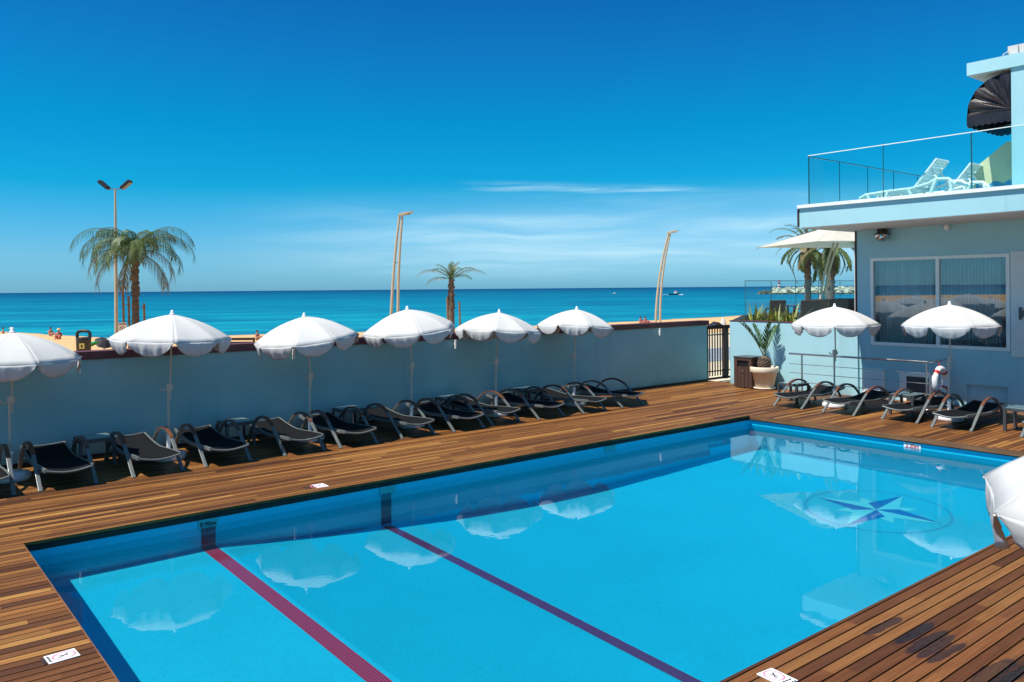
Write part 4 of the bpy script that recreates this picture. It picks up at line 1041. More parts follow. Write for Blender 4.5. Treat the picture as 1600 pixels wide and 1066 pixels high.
# ------------------------------------------------------------------ safety signs lying on the deck
def sign_plate(c4, label, flip):
    A, Bq, C, D_ = [on_z(u, v) for u, v in c4]     # corner order: along the long side A->B, across A->D
    ax = (Bq-A); L = ax.length; ax.normalize(); W_ = (D_-A).length; ay = Vector((-ax.y, ax.x, 0))
    if ay.dot(D_-A) < 0: ay = -ay
    c = (A+Bq+C+D_)/4
    Mx = Matrix((( ax.x, ay.x, 0, c.x), (ax.y, ay.y, 0, c.y), (0, 0, 1, 0.001), (0, 0, 0, 1)))
    t = bpy.data.objects.new('safety_sign', None); COL.objects.link(t); t.matrix_world = Mx; tag(t, label, 'safety sign', 'no diving signs on the deck')
    mb = MB(); mb.box((0, 0, 0.003), (L, W_, 0.006)); mb.build('plate', MT['white'], t, bevel=0.001)
    rg = MB(); ro = W_*0.42; cx = -L/2 + W_*0.55; N = 40; vs = []
    for i in range(N):
        a = 2*PI*i/N
        for r_ in (ro, ro*0.85): vs += [(cx+math.cos(a)*r_*1.15, math.sin(a)*r_, 0.0068)]
    rg.add(vs, [(2*i, 2*i+1, (2*i+3) % (2*N), (2*i+2) % (2*N)) for i in range(N)])
    a = 0.8; rg.bar((cx-math.cos(a)*ro, -math.sin(a)*ro*0.8, 0.0066), (cx+math.cos(a)*ro, math.sin(a)*ro*0.8, 0.0066), ro*0.10, 0.0006)
    rg.build('prohibition_ring', MT['pink'], t, fix=False)
    ic = MB(); z = 0.0072
    def ln(p, q, w_): ic.bar((cx+p[0]*ro, p[1]*ro, z), (cx+q[0]*ro, q[1]*ro, z), w_*ro, 0.0006)
    ln((-0.35, 0.25), (0.05, 0.0), 0.16); ln((0.05, 0.0), (0.30, -0.25), 0.13); ln((0.0, 0.0), (0.35, 0.12), 0.10); ln((-0.25, 0.18), (-0.30, -0.25), 0.09)
    ic.lathe([(0, z), (0.11*ro, z)], 12, (cx+0.42*ro, -0.36*ro, 0)) if False else ic.box((cx-0.42*ro, 0.36*ro, z), (0.16*ro, 0.16*ro, 0.0006))
    for k in range(3): ln((0.35+0.0*k, -0.45+0.16*k), (0.62, -0.40+0.16*k), 0.05)
    rr_ = random.Random(5)
    for k in range(2):
        x = cx + ro*1.45 + k*W_*0.22
        y = -W_*0.36
        while y < W_*0.34:
            l_ = rr_.uniform(0.06, 0.16)*W_; ic.bar((x, y, z), (x, min(y+l_, W_*0.38), z), W_*0.09, 0.0006); y += l_ + W_*0.05
    ic.build('pictogram', MT['ink'], t, fix=False)
    return t
sign_plate([(124.5, 1025.5), (75.5, 1039.5), (68, 1027.5), (118.5, 1013.5)], 'white no diving sign lying on the deck left of the pool', False)
sign_plate([(1183, 1055.5), (1225, 1076), (1247, 1062.5), (1203, 1044.5)], 'white no diving sign lying on the deck by the near edge of the pool', False)
sign_plate([(504, 755.8), (486, 758.6), (497, 763.3), (514, 760.4)], 'small white sign lying flat on the deck between pool and loungers', False)

# ------------------------------------------------------------------ palms
def palm(loc, hgt, label, group, fr, leaflen, trunk_r, seed, dry=0.3, nleaf=44, lw=0.03, droop=0.9, dryhang=0, lean=(0, 0), bulge=1.0, flen=2.6, ang=0.9, name='palm_tree'):
    rnd = random.Random(seed)
    t = thing(name, label, 'palm tree', loc, 0, group)
    tm = MB(); N = 26; pts = []; rs = []
    for i in range(N+1):
        f = i/N; pts.append((lean[0]*f, lean[1]*f, hgt*f)); rs.append(trunk_r*(1.1-0.25*f)*(1+0.10*(i % 2))*(1+0.15*math.sin(i*1.7)*0.3))
    tm.tube(pts, rs, 12)
    for k in range(int(hgt*14)):
        z = hgt*(0.55+0.45*rnd.random()); a = rnd.uniform(0, 2*PI); r0 = trunk_r*0.95
        c = Vector((math.cos(a)*r0 + lean[0]*z/hgt, math.sin(a)*r0 + lean[1]*z/hgt, z)); tm.box(c, (0.10, 0.05, 0.12), M=Matrix.Rotation(a, 3, 'Z') @ Matrix.Rotation(-0.4, 3, 'Y'))
    tm.build('trunk', MT['trunk'], t)
    top = (lean[0], lean[1], hgt)
    g_, d_, rm = MB(), MB(), MB()
    for (az_, e, L, cu, isdry) in fr:
        frond(d_ if isdry else g_, top, az_, e, L*flen, cu, nleaf, leaflen, lw, droop, 0.25, rm, 0.03, rnd=rnd, ang=ang, start=0.15)
    if g_.v: g_.build('crown', MT['frond'], t, fix=False)
    if d_.v: d_.build('dry_fronds', MT['frond_dry'], t, fix=False)
    rm.build('leaf_stems', MT['frond'], t)
    return t
def ring_fronds(nn, seed, e_lo=0.2, e_hi=1.3, dryp=0.2, cu=2.0, lmin=0.8, lmax=1.05):
    rnd = random.Random(seed); out = []
    for k in range(nn):
        f = k/nn; out.append((2.4*k + rnd.uniform(-0.2, 0.2), e_lo + (e_hi-e_lo)*f, rnd.uniform(lmin, lmax), cu*rnd.uniform(0.8, 1.2), rnd.random() < dryp))
    return out
p1 = at(211, 392, 40)
fl = [(LFT+0.15, 0.95, 1.25, 2.6, False), (LFT-0.25, 0.7, 1.05, 2.7, False), (LFT+0.5, 0.25, 0.95, 2.4, True), (RGT-0.1, 0.95, 1.25, 2.5, False), (RGT+0.25, 0.75, 1.2, 2.7, False), (RGT+0.1, 0.1, 0.85, 2.2, True), (RGT-0.3, -0.3, 0.9, 1.5, True), (FR_, 0.9, 0.85, 2.6, False), (FR_+0.5, 0.7, 0.9, 2.6, False), (FR_-0.5, 0.8, 0.9, 2.6, False), (BK, 0.9, 0.9, 2.4, False), (BK+0.6, 0.8, 0.95, 2.4, False), (LFT+0.05, 1.25, 0.8, 2.2, False), (BK-0.6, 1.1, 0.9, 2.3, False), (FR_+0.9, 1.2, 0.7, 2.2, False), (LFT-0.6, -0.7, 0.7, 1.0, True), (FR_-1.0, 1.1, 0.8, 2.3, False), (LFT+0.3, -0.2, 0.9, 1.8, True), (LFT-0.05, 0.8, 1.15, 2.6, False), (LFT+0.4, 0.6, 1.0, 2.6, False), (RGT+0.5, 0.9, 1.0, 2.5, False), (RGT-0.4, 0.7, 1.05, 2.6, False), (FR_+0.25, 0.55, 0.8, 2.6, False), (FR_-0.25, 0.45, 0.85, 2.4, False), (BK+0.3, 0.6, 0.9, 2.4, False), (FR_+0.1, 1.3, 0.6, 2.0, False), (RGT+0.05, 0.45, 1.0, 2.6, False), (FR_-0.7, 0.2, 0.8, 2.0, False)]
palm((p1.x, p1.y, -0.3), p1.z+0.3, 'tall drooping palm tree beside the floodlight mast behind the wall', 'beach palms', fl, 0.78, 0.165, 11, flen=3.05, nleaf=60, lw=0.016, droop=0.95, ang=1.05)
p2 = at(705, 437, 48)
fl2 = [(LFT+0.1, 0.75, 1.0, 1.9, True), (LFT-0.5, 1.0, 0.7, 1.7, False), (LFT+0.3, 0.35, 0.7, 1.5, True), (RGT, 0.7, 0.95, 1.5, True), (RGT+0.4, 0.95, 0.75, 1.5, False), (RGT-0.4, 0.6, 0.6, 1.5, False), (BK, 1.3, 0.6, 1.0, False), (FR_, 1.25, 0.55, 1.2, False), (FR_+0.6, 1.1, 0.55, 1.4, False), (LFT+0.6, 1.2, 0.6, 1.3, False), (RGT+0.9, 1.35, 0.55, 1.0, True), (LFT-0.1, -1.35, 0.55, 0.3, True)]
palm((p2.x, p2.y, -0.6), p2.z+0.6, 'short thin crowned palm tree beyond the fourth parasol', 'beach palms', fl2, 0.48, 0.17, 12, flen=2.35, nleaf=40, lw=0.016, droop=0.6)
pA, pB = at(1262, 384, 45), at(1297, 382, 42)
for pp, sd, lab in ((pA, 21, 'shaggy palm tree left of the cream cantilever parasol mast'), (pB, 22, 'shaggy palm tree right of the cream cantilever parasol mast')):
    fr = ring_fronds(28, sd, -0.8, 1.45, 0.22, 1.5, 0.75, 1.15)
    palm((pp.x, pp.y, -0.2), pp.z+0.2, lab, 'terrace palms', fr, 0.40, 0.17 if sd == 21 else 0.20, sd, flen=2.2, nleaf=34, lw=0.034, droop=0.4)
# stakes around the two beach palms
STK = [(192, 447, 39), (201, 463, 39.2), (225, 474, 39.4), (699, 465, 46.5), (718, 471, 47)]
labs = ['tall dark timber stake left of the drooping palm', 'timber stake close against the drooping palm trunk', 'short timber stake right of the drooping palm', 'timber stake left of the short palm trunk', 'timber stake right of the short palm trunk']
for (u, v, dp), lab in zip(STK, labs):
    p = at(u, v, dp); mb = MB(); mb.tube([(0, 0, 0), (0.02, 0, p.z*0.5+0.2), (0, 0.02, p.z+0.4)], 0.055, 8)
    tag(mb.build('timber_stake', MT['stake'], None, loc=(p.x, p.y, -0.4)), lab, 'stake', 'stakes round the beach palms')
a, b = at(190, 475, 39), at(228, 481, 39.4)
mb = MB(); mb.tube([a, a.lerp(b, 0.5)+Vector((0, -0.1, -0.04)), b], 0.018, 6); tag(mb.build('rope_tie', MT['stake']), 'pale rope tying the drooping palm to its stakes', 'rope')

# ------------------------------------------------------------------ lamps
p = at(180, 296, 43); gz = -0.35
t = thing('floodlight_mast', 'tall thin mast with two black floodlights behind the garden wall', 'floodlight', (p.x, p.y, gz))
hh = p.z - gz
mb = MB(); mb.tube([(0, 0, 0), (0, 0, hh*0.5), (0, 0, hh)], [0.10, 0.085, 0.05], 12); mb.build('mast', MT['cream'], t)
mb = MB(); sd = Vector((RT.x, RT.y, 0)); mb.bar(sd*-0.42 + Vector((0, 0, hh+0.06)), Vector((0, 0, hh)), 0.05); mb.bar(Vector((0, 0, hh)), sd*0.42 + Vector((0, 0, hh+0.05)), 0.05); mb.build('crossarm', MT['alu'], t)
for sg in (-1, 1):
    ax = sd*sg; Mx = Matrix.Rotation(math.atan2(ax.y, ax.x), 3, 'Z') @ Matrix.Rotation(-0.68, 3, 'Y')
    mb = MB(); mb.box(ax*0.58 + Vector((0, 0, hh+0.24)), (0.62, 0.42, 0.16), M=Matrix.Rotation(math.atan2(ax.y, ax.x), 3, 'Z') @ Matrix.Rotation(-0.72, 3, 'Y'))
    fl_ = mb.build('floodlight', MT['navy'], t, bevel=0.03)
    mb = MB(); mb.box(ax*0.58 + Vector((0, 0, hh+0.24)) + Mx @ Vector((0, 0, -0.085)), (0.54, 0.36, 0.012), M=Mx); mb.build('lens', MT['alu'], fl_)
def twin_lamp(u0, v0, u1, v1, dp, label, gap, bow):
    top = at(u1, v1, dp); bot = at(u0, v0, dp); bz = -0.9
    # extrapolate the mast foot to the ground
    t = thing('street_lamp', label, 'street lamp', (bot.x, bot.y, bz), 0, 'twin pole promenade lamps')
    hh = top.z - bz; off = Vector((top.x-bot.x, top.y-bot.y, 0))
    for k, sg in enumerate((-1, 1)):
        pts = []
        for i in range(15):
            f = i/14; s_ = f**bow; sep = gap*(1-0.65*f)
            q = off*s_ + sd*(sg*sep/2) + Vector((0, 0, hh*f - (0.0 if sg < 0 else 0.10*f))); pts.append(q)
        mb = MB(); mb.tube(pts, [0.115-0.035*i/14 for i in range(15)], 10); mb.build('pole', MT['cream'], t)
    mb = MB()
    for f in (0.15, 0.62): mb.bar(off*f**bow - sd*gap*0.45*(1-0.6*f) + Vector((0, 0, hh*f)), off*f**bow + sd*gap*0.45*(1-0.6*f) + Vector((0, 0, hh*f)), 0.05)
    mb.build('tie_bar', MT['alu'], t)
    mb = MB(); Mx = Matrix.Rotation(math.atan2(sd.y, sd.x), 3, 'Z') @ Matrix.Rotation(-0.16, 3, 'Y')
    c = off + Vector((0, 0, hh+0.10)) + sd*0.32; vs = []
    for (x, w_, z0, z1) in ((-0.5, 0.12, -0.06, 0.04), (-0.3, 0.2, -0.1, 0.10), (0.1, 0.25, -0.09, 0.11), (0.45, 0.22, -0.03, 0.07), (0.6, 0.1, 0.0, 0.03)):
        for (yy, zz) in ((-w_, z0), (w_, z0), (w_, z1*0.6), (0, z1), (-w_, z1*0.6)): vs.append(c + Mx @ Vector((x, yy, zz)))
    mb.add(vs, [(i*5+j, i*5+(j+1) % 5, (i+1)*5+(j+1) % 5, (i+1)*5+j) for i in range(4) for j in range(5)] + [(4, 3, 2, 1, 0), (20, 21, 22, 23, 24)])
    hd_ = mb.build('lamp_head', MT['cream'], t)
    mb = MB(); mb.box(c + Mx @ Vector((0.1, 0, -0.105)), (0.5, 0.3, 0.02), M=Mx); mb.build('lens', MT['alu'], hd_)
twin_lamp(616, 480, 626.5, 336, 57, 'cream twin pole street lamp rising behind the fourth parasol', 0.55, 2.0)
twin_lamp(1028, 500, 1046, 364, 76, 'cream bowed twin pole street lamp right of the parasols', 0.42, 2.0)

# ------------------------------------------------------------------ things on the beach
p = at(130.5, 518, 37)
t = thing('street_bin', 'black plastic street bin with a gold emblem beyond the wall', 'litter bin', (p.x, p.y, -0.12))
mb = MB(); hb = p.z + 0.12
mb.lathe([(0.26, 0), (0.30, 0.04), (0.315, hb*0.72), (0.315, hb*0.74), (0.0, hb*0.74)], 24)
vs = []
N = 20
for sg in (-1, 1):
    pts = [(-0.29, 0, hb*0.73), (-0.29, 0, hb*0.90), (-0.25, 0, hb*0.98), (-0.12, 0, hb*1.02), (0, 0, hb*1.03), (0.12, 0, hb*1.02), (0.25, 0, hb*0.98), (0.29, 0, hb*0.90), (0.29, 0, hb*0.73)]
ang = math.atan2(sd.y, sd.x); Rz = Matrix.Rotation(ang, 3, 'Z')
mb.tube([Rz @ Vector(q) for q in pts], 0.07, 10); mb.build('bin_body', MT['binplastic'], t)
mb = MB(); c = Rz @ Vector((0.08, -0.30, hb*0.38)); mb.box(c, (0.22, 0.05, 0.24), M=Rz); em = mb.build('emblem', MT['gold'], t)
mb = MB(); c = Rz @ Vector((0.08, -0.328, hb*0.38)); mb.box(c, (0.08, 0.012, 0.12), M=Rz); mb.build('figure', MT['ink'], em)
p = at(191.5, 515, 38)
t = thing('information_sign', 'beige notice board with a round symbol beside the palm stakes', 'sign', (p.x, p.y, -0.3))
z0 = p.z + 0.3
mb = MB(); mb.box((0, 0, z0), (0.40, 0.03, 0.62), rz=ang); bd = mb.build('board', MT['signboard'], t, bevel=0.01)
mb = MB(); mb.box(Rz @ Vector((0, -0.018, z0+0.26)), (0.36, 0.006, 0.05), rz=ang)
vs = []
for i in range(24):
    a = 2*PI*i/24
    for r_ in (0.13, 0.10): vs.append(Rz @ Vector((math.cos(a)*r_, -0.0185, z0+0.02+math.sin(a)*r_)))
mb.add(vs, [(2*i, 2*i+1, (2*i+3) % 48, (2*i+2) % 48) for i in range(24)]); mb.box(Rz @ Vector((0, -0.018, z0+0.02)), (0.05, 0.006, 0.11), rz=ang); mb.build('symbol', MT['cap'], bd, fix=False)
mb = MB(); mb.tube([(0, 0.03, 0), (0, 0.03, z0)], 0.025, 8); mb.build('sign_post', MT['alu'], t)
# slatted bench back above the coping
a, b = at(349, 528, 36), at(397, 524, 36)
t = thing('park_bench', 'dark timber slatted bench seen over the wall between the second and third parasols', 'bench', (a.x, a.y, -0.1))
dx = b - a; dx.z = 0; L = dx.length; ux = dx.normalized(); z1 = a.z + 0.1
for k in range(3):
    mb = MB(); mb.bar(Vector((0, 0, z1-0.06-k*0.17)), ux*L + Vector((0, 0, z1-0.06-k*0.17)), 0.04, 0.11); mb.build('slat', MT['gate'], t)
mb = MB(); nrm = Vector((ux.y, -ux.x, 0)); mb.add([nrm*-0.03, ux*L+nrm*-0.03, ux*L+nrm*-0.5, nrm*-0.5] and [Vector((0, 0, 0.42))+nrm*-0.03, ux*L+Vector((0, 0, 0.42))+nrm*-0.03, ux*L+Vector((0, 0, 0.42))+nrm*-0.5, Vector((0, 0, 0.42))+nrm*-0.5, Vector((0, 0, 0.46))+nrm*-0.03, ux*L+Vector((0, 0, 0.46))+nrm*-0.03, ux*L+Vector((0, 0, 0.46))+nrm*-0.5, Vector((0, 0, 0.46))+nrm*-0.5], [(3, 2, 1, 0), (4, 5, 6, 7), (0, 1, 5, 4), (1, 2, 6, 5), (2, 3, 7, 6), (3, 0, 4, 7)]); mb.build('seat', MT['stake'], t)
for f in (0.02, 0.98):
    mb = MB(); mb.bar(ux*L*f + nrm*-0.05, ux*L*f + nrm*-0.05 + Vector((0, 0, z1)), 0.07); mb.bar(ux*L*f + nrm*-0.45, ux*L*f + nrm*-0.45 + Vector((0, 0, 0.42)), 0.07); mb.build('leg', MT['gate'], t)
# beach umbrellas
def beach_brolly(u, v, dp, label, m, r0, tiltd, gz_):
    p = at(u, v, dp)
    t = thing('beach_umbrella', label, 'beach umbrella', (p.x, p.y, gz_)); h_ = p.z - gz_
    Q = Vector((0, 0, 1)).rotation_difference(Vector(tiltd).normalized()).to_matrix()
    mb = MB(); vs = []; NSg = 8
    prof_ = [(0.02, 0.35), (0.35, 0.30), (0.7, 0.16), (1.0, 0.0)]
    mb.lathe([(r_*r0, z_*r0) for r_, z_ in prof_], NSg, (0, 0, h_), smooth=False, M=Q); o = mb.build('canopy', m, t, fix=False); q = o.modifiers.new('thick', 'SOLIDIFY'); q.thickness = 0.01
    mb = MB(); mb.tube([(0, 0, 0), Vector((0, 0, h_)) + Q @ Vector((0, 0, 0.4*r0))], 0.025, 8); mb.build('pole', MT['alu'], t)
beach_brolly(142, 540, 39.5, 'green beach umbrella on the sand right of the street bin', MT['green'], 0.42, tuple(-sd*0.5 + Vector((0, 0, 1))), -0.55)
beach_brolly(162, 536, 41, 'black beach umbrella on the sand left of the floodlight mast', MT['navy'], 0.46, tuple(sd*0.5 - Vector((FW.x, FW.y, 0))*0.5 + Vector((0, 0, 1))), -0.5)
# people on the sand
def skin_fig(name, joints, edges, m, parent, loc, rz):
    me = bpy.data.meshes.new(name); me.from_pydata([j[0] for j in joints], edges, []); me.materials.append(m)
    o = bpy.data.objects.new(name, me); COL.objects.link(o)
    if parent is not None: o.parent = parent
    else: o.location = loc; o.rotation_euler = (0, 0, rz)
    bm = bmesh.new(); bm.from_mesh(me); ly = bm.verts.layers.skin.verify(); bm.verts.ensure_lookup_table()
    for v_, j in zip(bm.verts, joints): v_[ly].radius = (j[1], j[1]*0.9); v_[ly].use_root = False
    bm.verts[0][ly].use_root = True
    bm.to_mesh(me); bm.free()
    md = o.modifiers.new('skin', 'SKIN'); md.use_smooth_shade = True
    s_ = o.modifiers.new('sub', 'SUBSURF'); s_.levels = 1; s_.render_levels = 1
    return o
def head_parts(o, c, hair=True, hat=None):
    mb = MB(); hr = [(0.105*math.sin(i*PI/10*0.62), 0.105*math.cos(i*PI/10*0.62)) for i in range(11)]
    mb.lathe(hr, 14, (c[0], c[1]+0.015, c[2]+0.025)); mb.build('hair', MT['hair'], o)
    if hat is not None:
        mb = MB(); mb.lathe([(0.0, 0.14), (0.08, 0.135), (0.105, 0.10), (0.115, 0.04), (0.21, 0.015), (0.21, 0.005), (0.1, 0.02)], 18, (c[0], c[1], c[2]+0.03)); mb.build('hat', hat, o)
def seated(u, v, dp, label, m, rz, hat=None, tone=None):
    p = at(u, v, dp); z = beach_z(p.x, p.y)
    J = [((0, 0, 0.11), 0.14), ((0, 0.02, 0.30), 0.13), ((0, 0.03, 0.50), 0.15), ((0, 0.02, 0.60), 0.06), ((0, 0.0, 0.66), 0.055), ((0, -0.01, 0.77), 0.10), ((0, -0.01, 0.85), 0.07),
         ((0.19, 0.03, 0.52), 0.06), ((0.24, -0.10, 0.30), 0.045), ((0.14, -0.33, 0.32), 0.035), ((0.10, -0.42, 0.33), 0.03),
         ((-0.19, 0.03, 0.52), 0.06), ((-0.24, -0.10, 0.30), 0.045), ((-0.14, -0.33, 0.32), 0.035), ((-0.10, -0.42, 0.33), 0.03),
         ((0.12, -0.08, 0.13), 0.095), ((0.15, -0.45, 0.40), 0.065), ((0.13, -0.62, 0.06), 0.042), ((0.13, -0.78, 0.04), 0.035),
         ((-0.12, -0.08, 0.13), 0.095), ((-0.15, -0.45, 0.40), 0.065), ((-0.13, -0.62, 0.06), 0.042), ((-0.13, -0.78, 0.04), 0.035)]
    Ed = [(0, 1), (1, 2), (2, 3), (3, 4), (4, 5), (5, 6), (2, 7), (7, 8), (8, 9), (9, 10), (2, 11), (11, 12), (12, 13), (13, 14), (0, 15), (15, 16), (16, 17), (17, 18), (0, 19), (19, 20), (20, 21), (21, 22)]
    o = skin_fig('person', J, Ed, m, None, (p.x, p.y, z), rz); tag(o, label, 'person', 'people on the beach')
    head_parts(o, (0, -0.01, 0.77), True, hat)
    mb = MB(); mb.lathe([(0.155, 0.02), (0.165, 0.10), (0.155, 0.20)], 16, (0, 0, 0.02)); mb.build('swimwear', tone or MT['navy'], o)
    return o
def lying(u, v, dp, label, m, rz, tone):
    p = at(u, v, dp); z = beach_z(p.x, p.y) + 0.02
    J = [((0, 0, 0.11), 0.13), ((0, 0.22, 0.11), 0.12), ((0, 0.45, 0.12), 0.14), ((0, 0.58, 0.12), 0.06), ((0, 0.72, 0.13), 0.095), ((0, 0.80, 0.13), 0.07),
         ((0.20, 0.46, 0.10), 0.055), ((0.28, 0.20, 0.06), 0.042), ((0.30, -0.06, 0.05), 0.035), ((-0.20, 0.46, 0.10), 0.055), ((-0.28, 0.20, 0.06), 0.042), ((-0.30, -0.06, 0.05), 0.035),
         ((0.10, -0.10, 0.11), 0.09), ((0.12, -0.48, 0.24), 0.065), ((0.12, -0.85, 0.06), 0.042), ((0.12, -0.95, 0.12), 0.035), ((-0.10, -0.10, 0.11), 0.09), ((-0.12, -0.48, 0.12), 0.065), ((-0.12, -0.88, 0.06), 0.042), ((-0.12, -0.95, 0.13), 0.035)]
    Ed = [(0, 1), (1, 2), (2, 3), (3, 4), (4, 5), (2, 6), (6, 7), (7, 8), (2, 9), (9, 10), (10, 11), (0, 12), (12, 13), (13, 14), (14, 15), (0, 16), (16, 17), (17, 18), (18, 19)]
    o = skin_fig('person', J, Ed, m, None, (p.x, p.y, z), rz); tag(o, label, 'person', 'people on the beach')
    head_parts(o, (0, 0.74, 0.13))
    mb = MB(); mb.box((0, 0.02, 0.12), (0.30, 0.20, 0.26)); mb.build('swimwear', tone, o, bevel=0.06)
    return o
seated(17, 519, 78, 'person in a pale sun hat sitting on the beach at the left edge', MT['skin_red'], 0.8, MT['straw'], MT['red'])
seated(5, 521, 80, 'person with bare head sitting on the beach at the far left edge', MT['skin'], 1.4, None, MT['navy'])
seated(92, 526, 66, 'person in a wide straw hat sitting on the sand left of the street bin', MT['skin_red'], -0.4, MT['straw'], MT['red'])
seated(79, 524, 78, 'small bare headed person on the sand behind the straw hat', MT['skin'], 0.3, None, MT['towel'])
for (u, lab, wr) in [(1001, 'sunbather sitting on the sand left of the bowed lamp, nearer its left companion', MT['red']), (1008.5, 'sunbather in dark swimwear sitting on the sand beside the bowed lamp', MT['navy'])]:
    seated(u, 502, 92, lab, MT['skin_red'], RGT+0.6, None, wr)
lying(1014, 503.5, 92, 'sunbather lying flat on the sand close to the bowed lamp', MT['skin_red'], RGT-PI/2, MT['red'])
seated(402, 524, 70, 'person sitting on the sand behind the edge of the third parasol', MT['skin'], 0.5, None, MT['navy'])
# small dark beach tent and white umbrella behind the gate
p = at(1119, 506, 62); z = beach_z(p.x, p.y)
mb = MB(); hw, hd, ht = 0.62, 0.8, p.z + 0.15 - z
vs = []
for s_ in (-1, 1): vs += [Rz @ Vector((-hw, s_*hd, 0)), Rz @ Vector((hw, s_*hd, 0)), Rz @ Vector((0, s_*hd, ht))]
mb.add(vs, [(0, 1, 2), (5, 4, 3), (0, 2, 5, 3), (1, 4, 5, 2)]); o = mb.build('beach_tent', MT['navy'], None, loc=(p.x, p.y, z)); tag(o, 'small dark beach tent on the sand above the gate', 'tent')
p = at(1130, 502, 66); z = beach_z(p.x, p.y)
t = thing('closed_umbrella', 'closed white umbrella standing on the sand right of the dark tent', 'umbrella', (p.x, p.y, z)); hh = p.z + 0.35 - z
mb = MB(); mb.tube([(0, 0, 0), (0, 0, hh)], 0.03, 8); mb.build('pole', MT['alu'], t)
mb = MB(); mb.lathe([(0.30, hh-0.95), (0.33, hh-0.8), (0.16, hh-0.3), (0.03, hh)], 12); mb.build('canopy', MT['canopy'], t)

# ------------------------------------------------------------------ terrace furniture and cantilever parasol
TF = 1.40
def wicker_chair(u, dp, rz, label, wdt=0.48):
    p = at(u, 480, dp)
    t = thing('wicker_chair', label, 'chair', (p.x, p.y, TF), rz, 'dark wicker chairs on the terrace')
    mb = MB(); mb.box((0, 0, 0.42), (wdt, 0.48, 0.10)); mb.build('seat', MT['wicker'], t, bevel=0.02)
    mb = MB(); mb.box((0, 0.24, 0.66), (wdt, 0.05, 0.46), M=Matrix.Rotation(-0.12, 3, 'X')); mb.build('backrest', MT['wicker'], t, bevel=0.015)
    for sx in (-1, 1):
        for sy in (-0.2, 0.2):
            mb = MB(); mb.box((sx*(wdt/2-0.03), sy, 0.185), (0.05, 0.05, 0.37)); mb.build('leg', MT['wicker'], t)
        mb = MB(); mb.bar((sx*(wdt/2-0.02), -0.2, 0.62), (sx*(wdt/2-0.02), 0.24, 0.64), 0.05, 0.04); mb.bar((sx*(wdt/2-0.02), -0.2, 0.47), (sx*(wdt/2-0.02), -0.2, 0.62), 0.04); mb.build('armrest', MT['wicker'], t)
    return t
VR = ang   # facing the viewer's right axis
wicker_chair(1211, 24.6, VR+PI, 'dark wicker chair behind the flax leaves left of the palms')
wicker_chair(1260, 24.0, VR+PI+0.15, 'dark wicker armchair in front of the left shaggy palm', 0.62)
wicker_chair(1278, 25.6, VR+PI-0.1, 'dark wicker chair between the two shaggy palms')
wicker_chair(1305, 25.6, VR+PI, 'dark wicker chair just right of the right shaggy palm trunk', 0.6)
wicker_chair(1326, 26.2, VR-0.2, 'dark wicker chair nearest to the hotel corner', 0.7)
p = at(1236, 487, 25.2)
t = thing('terrace_table', 'low dark table between the wicker chairs on the terrace', 'table', (p.x, p.y, TF))
mb = MB(); mb.box((0, 0, 0.70), (0.75, 0.75, 0.03)); mb.build('tabletop', MT['alu_dark'], t)
for a in (-0.3, 0.3):
    for b in (-0.3, 0.3):
        mb = MB(); mb.box((a, b, 0.34), (0.05, 0.05, 0.68)); mb.build('leg', MT['alu_dark'], t)
# cantilever parasol
c = at(1312, 386, 26.3); rimz = 4.02; apz = at(1290, 358, 26.3).z + 0.16
t = thing('cantilever_parasol', 'large cream square cantilever parasol over the terrace', 'parasol', (c.x, c.y, TF))
mb = MB(); sq = 1.92; vs = []; a0 = ang + PI/4 + 0.18
cor = [Vector((math.cos(a0+k*PI/2)*sq*1.414, math.sin(a0+k*PI/2)*sq*1.414, rimz-TF)) for k in range(4)]
apx = Vector((0, 0, apz-TF)); NSq = 8
for k in range(4):
    A, Bq = cor[k], cor[(k+1) % 4]; vs = []
    for i in range(NSq+1):
        f = i/NSq
        for j in range(NSq+1):
            q = A.lerp(Bq, j/NSq); q = apx.lerp(q, f); q.z -= 0.06*math.sin(PI*f)*math.sin(PI*j/NSq); vs.append(q)
    w_ = NSq+1; mb.add(vs, [(i*w_+j, i*w_+j+1, (i+1)*w_+j+1, (i+1)*w_+j) for i in range(NSq) for j in range(NSq)], True)
o = mb.build('canopy', MT['sunshade'], t, fix=False); q = o.modifiers.new('thick', 'SOLIDIFY'); q.thickness = 0.004
mb = MB()
for k in range(4): mb.bar(apx*0.98, cor[k] + Vector((0, 0, -0.02)), 0.025)
mb.build('ribs', MT['cream'], t)
bs = at(1281, 476, 25.4) - Vector((c.x, c.y, TF)); tp = at(1306, 380, 25.9) - Vector((c.x, c.y, TF)); bs.z = 0
for s_ in (-0.05, 0.05):
    pts = [bs + sd*s_]
    for i in range(1, 11):
        f = i/10; q = bs.lerp(tp, f); h2 = Vector((tp.x-bs.x, tp.y-bs.y, 0)); q = bs + h2*(f**1.9) + Vector((0, 0, tp.z*f)) + sd*s_*(1+0.3*f); pts.append(q)
    mb = MB(); mb.tube(pts, 0.035, 8); mb.build('mast', MT['cream'], t)
mb = MB(); mb.box(bs + Vector((0, 0, 0.04)), (0.8, 0.8, 0.08)); mb.build('base', MT['alu_dark'], t)

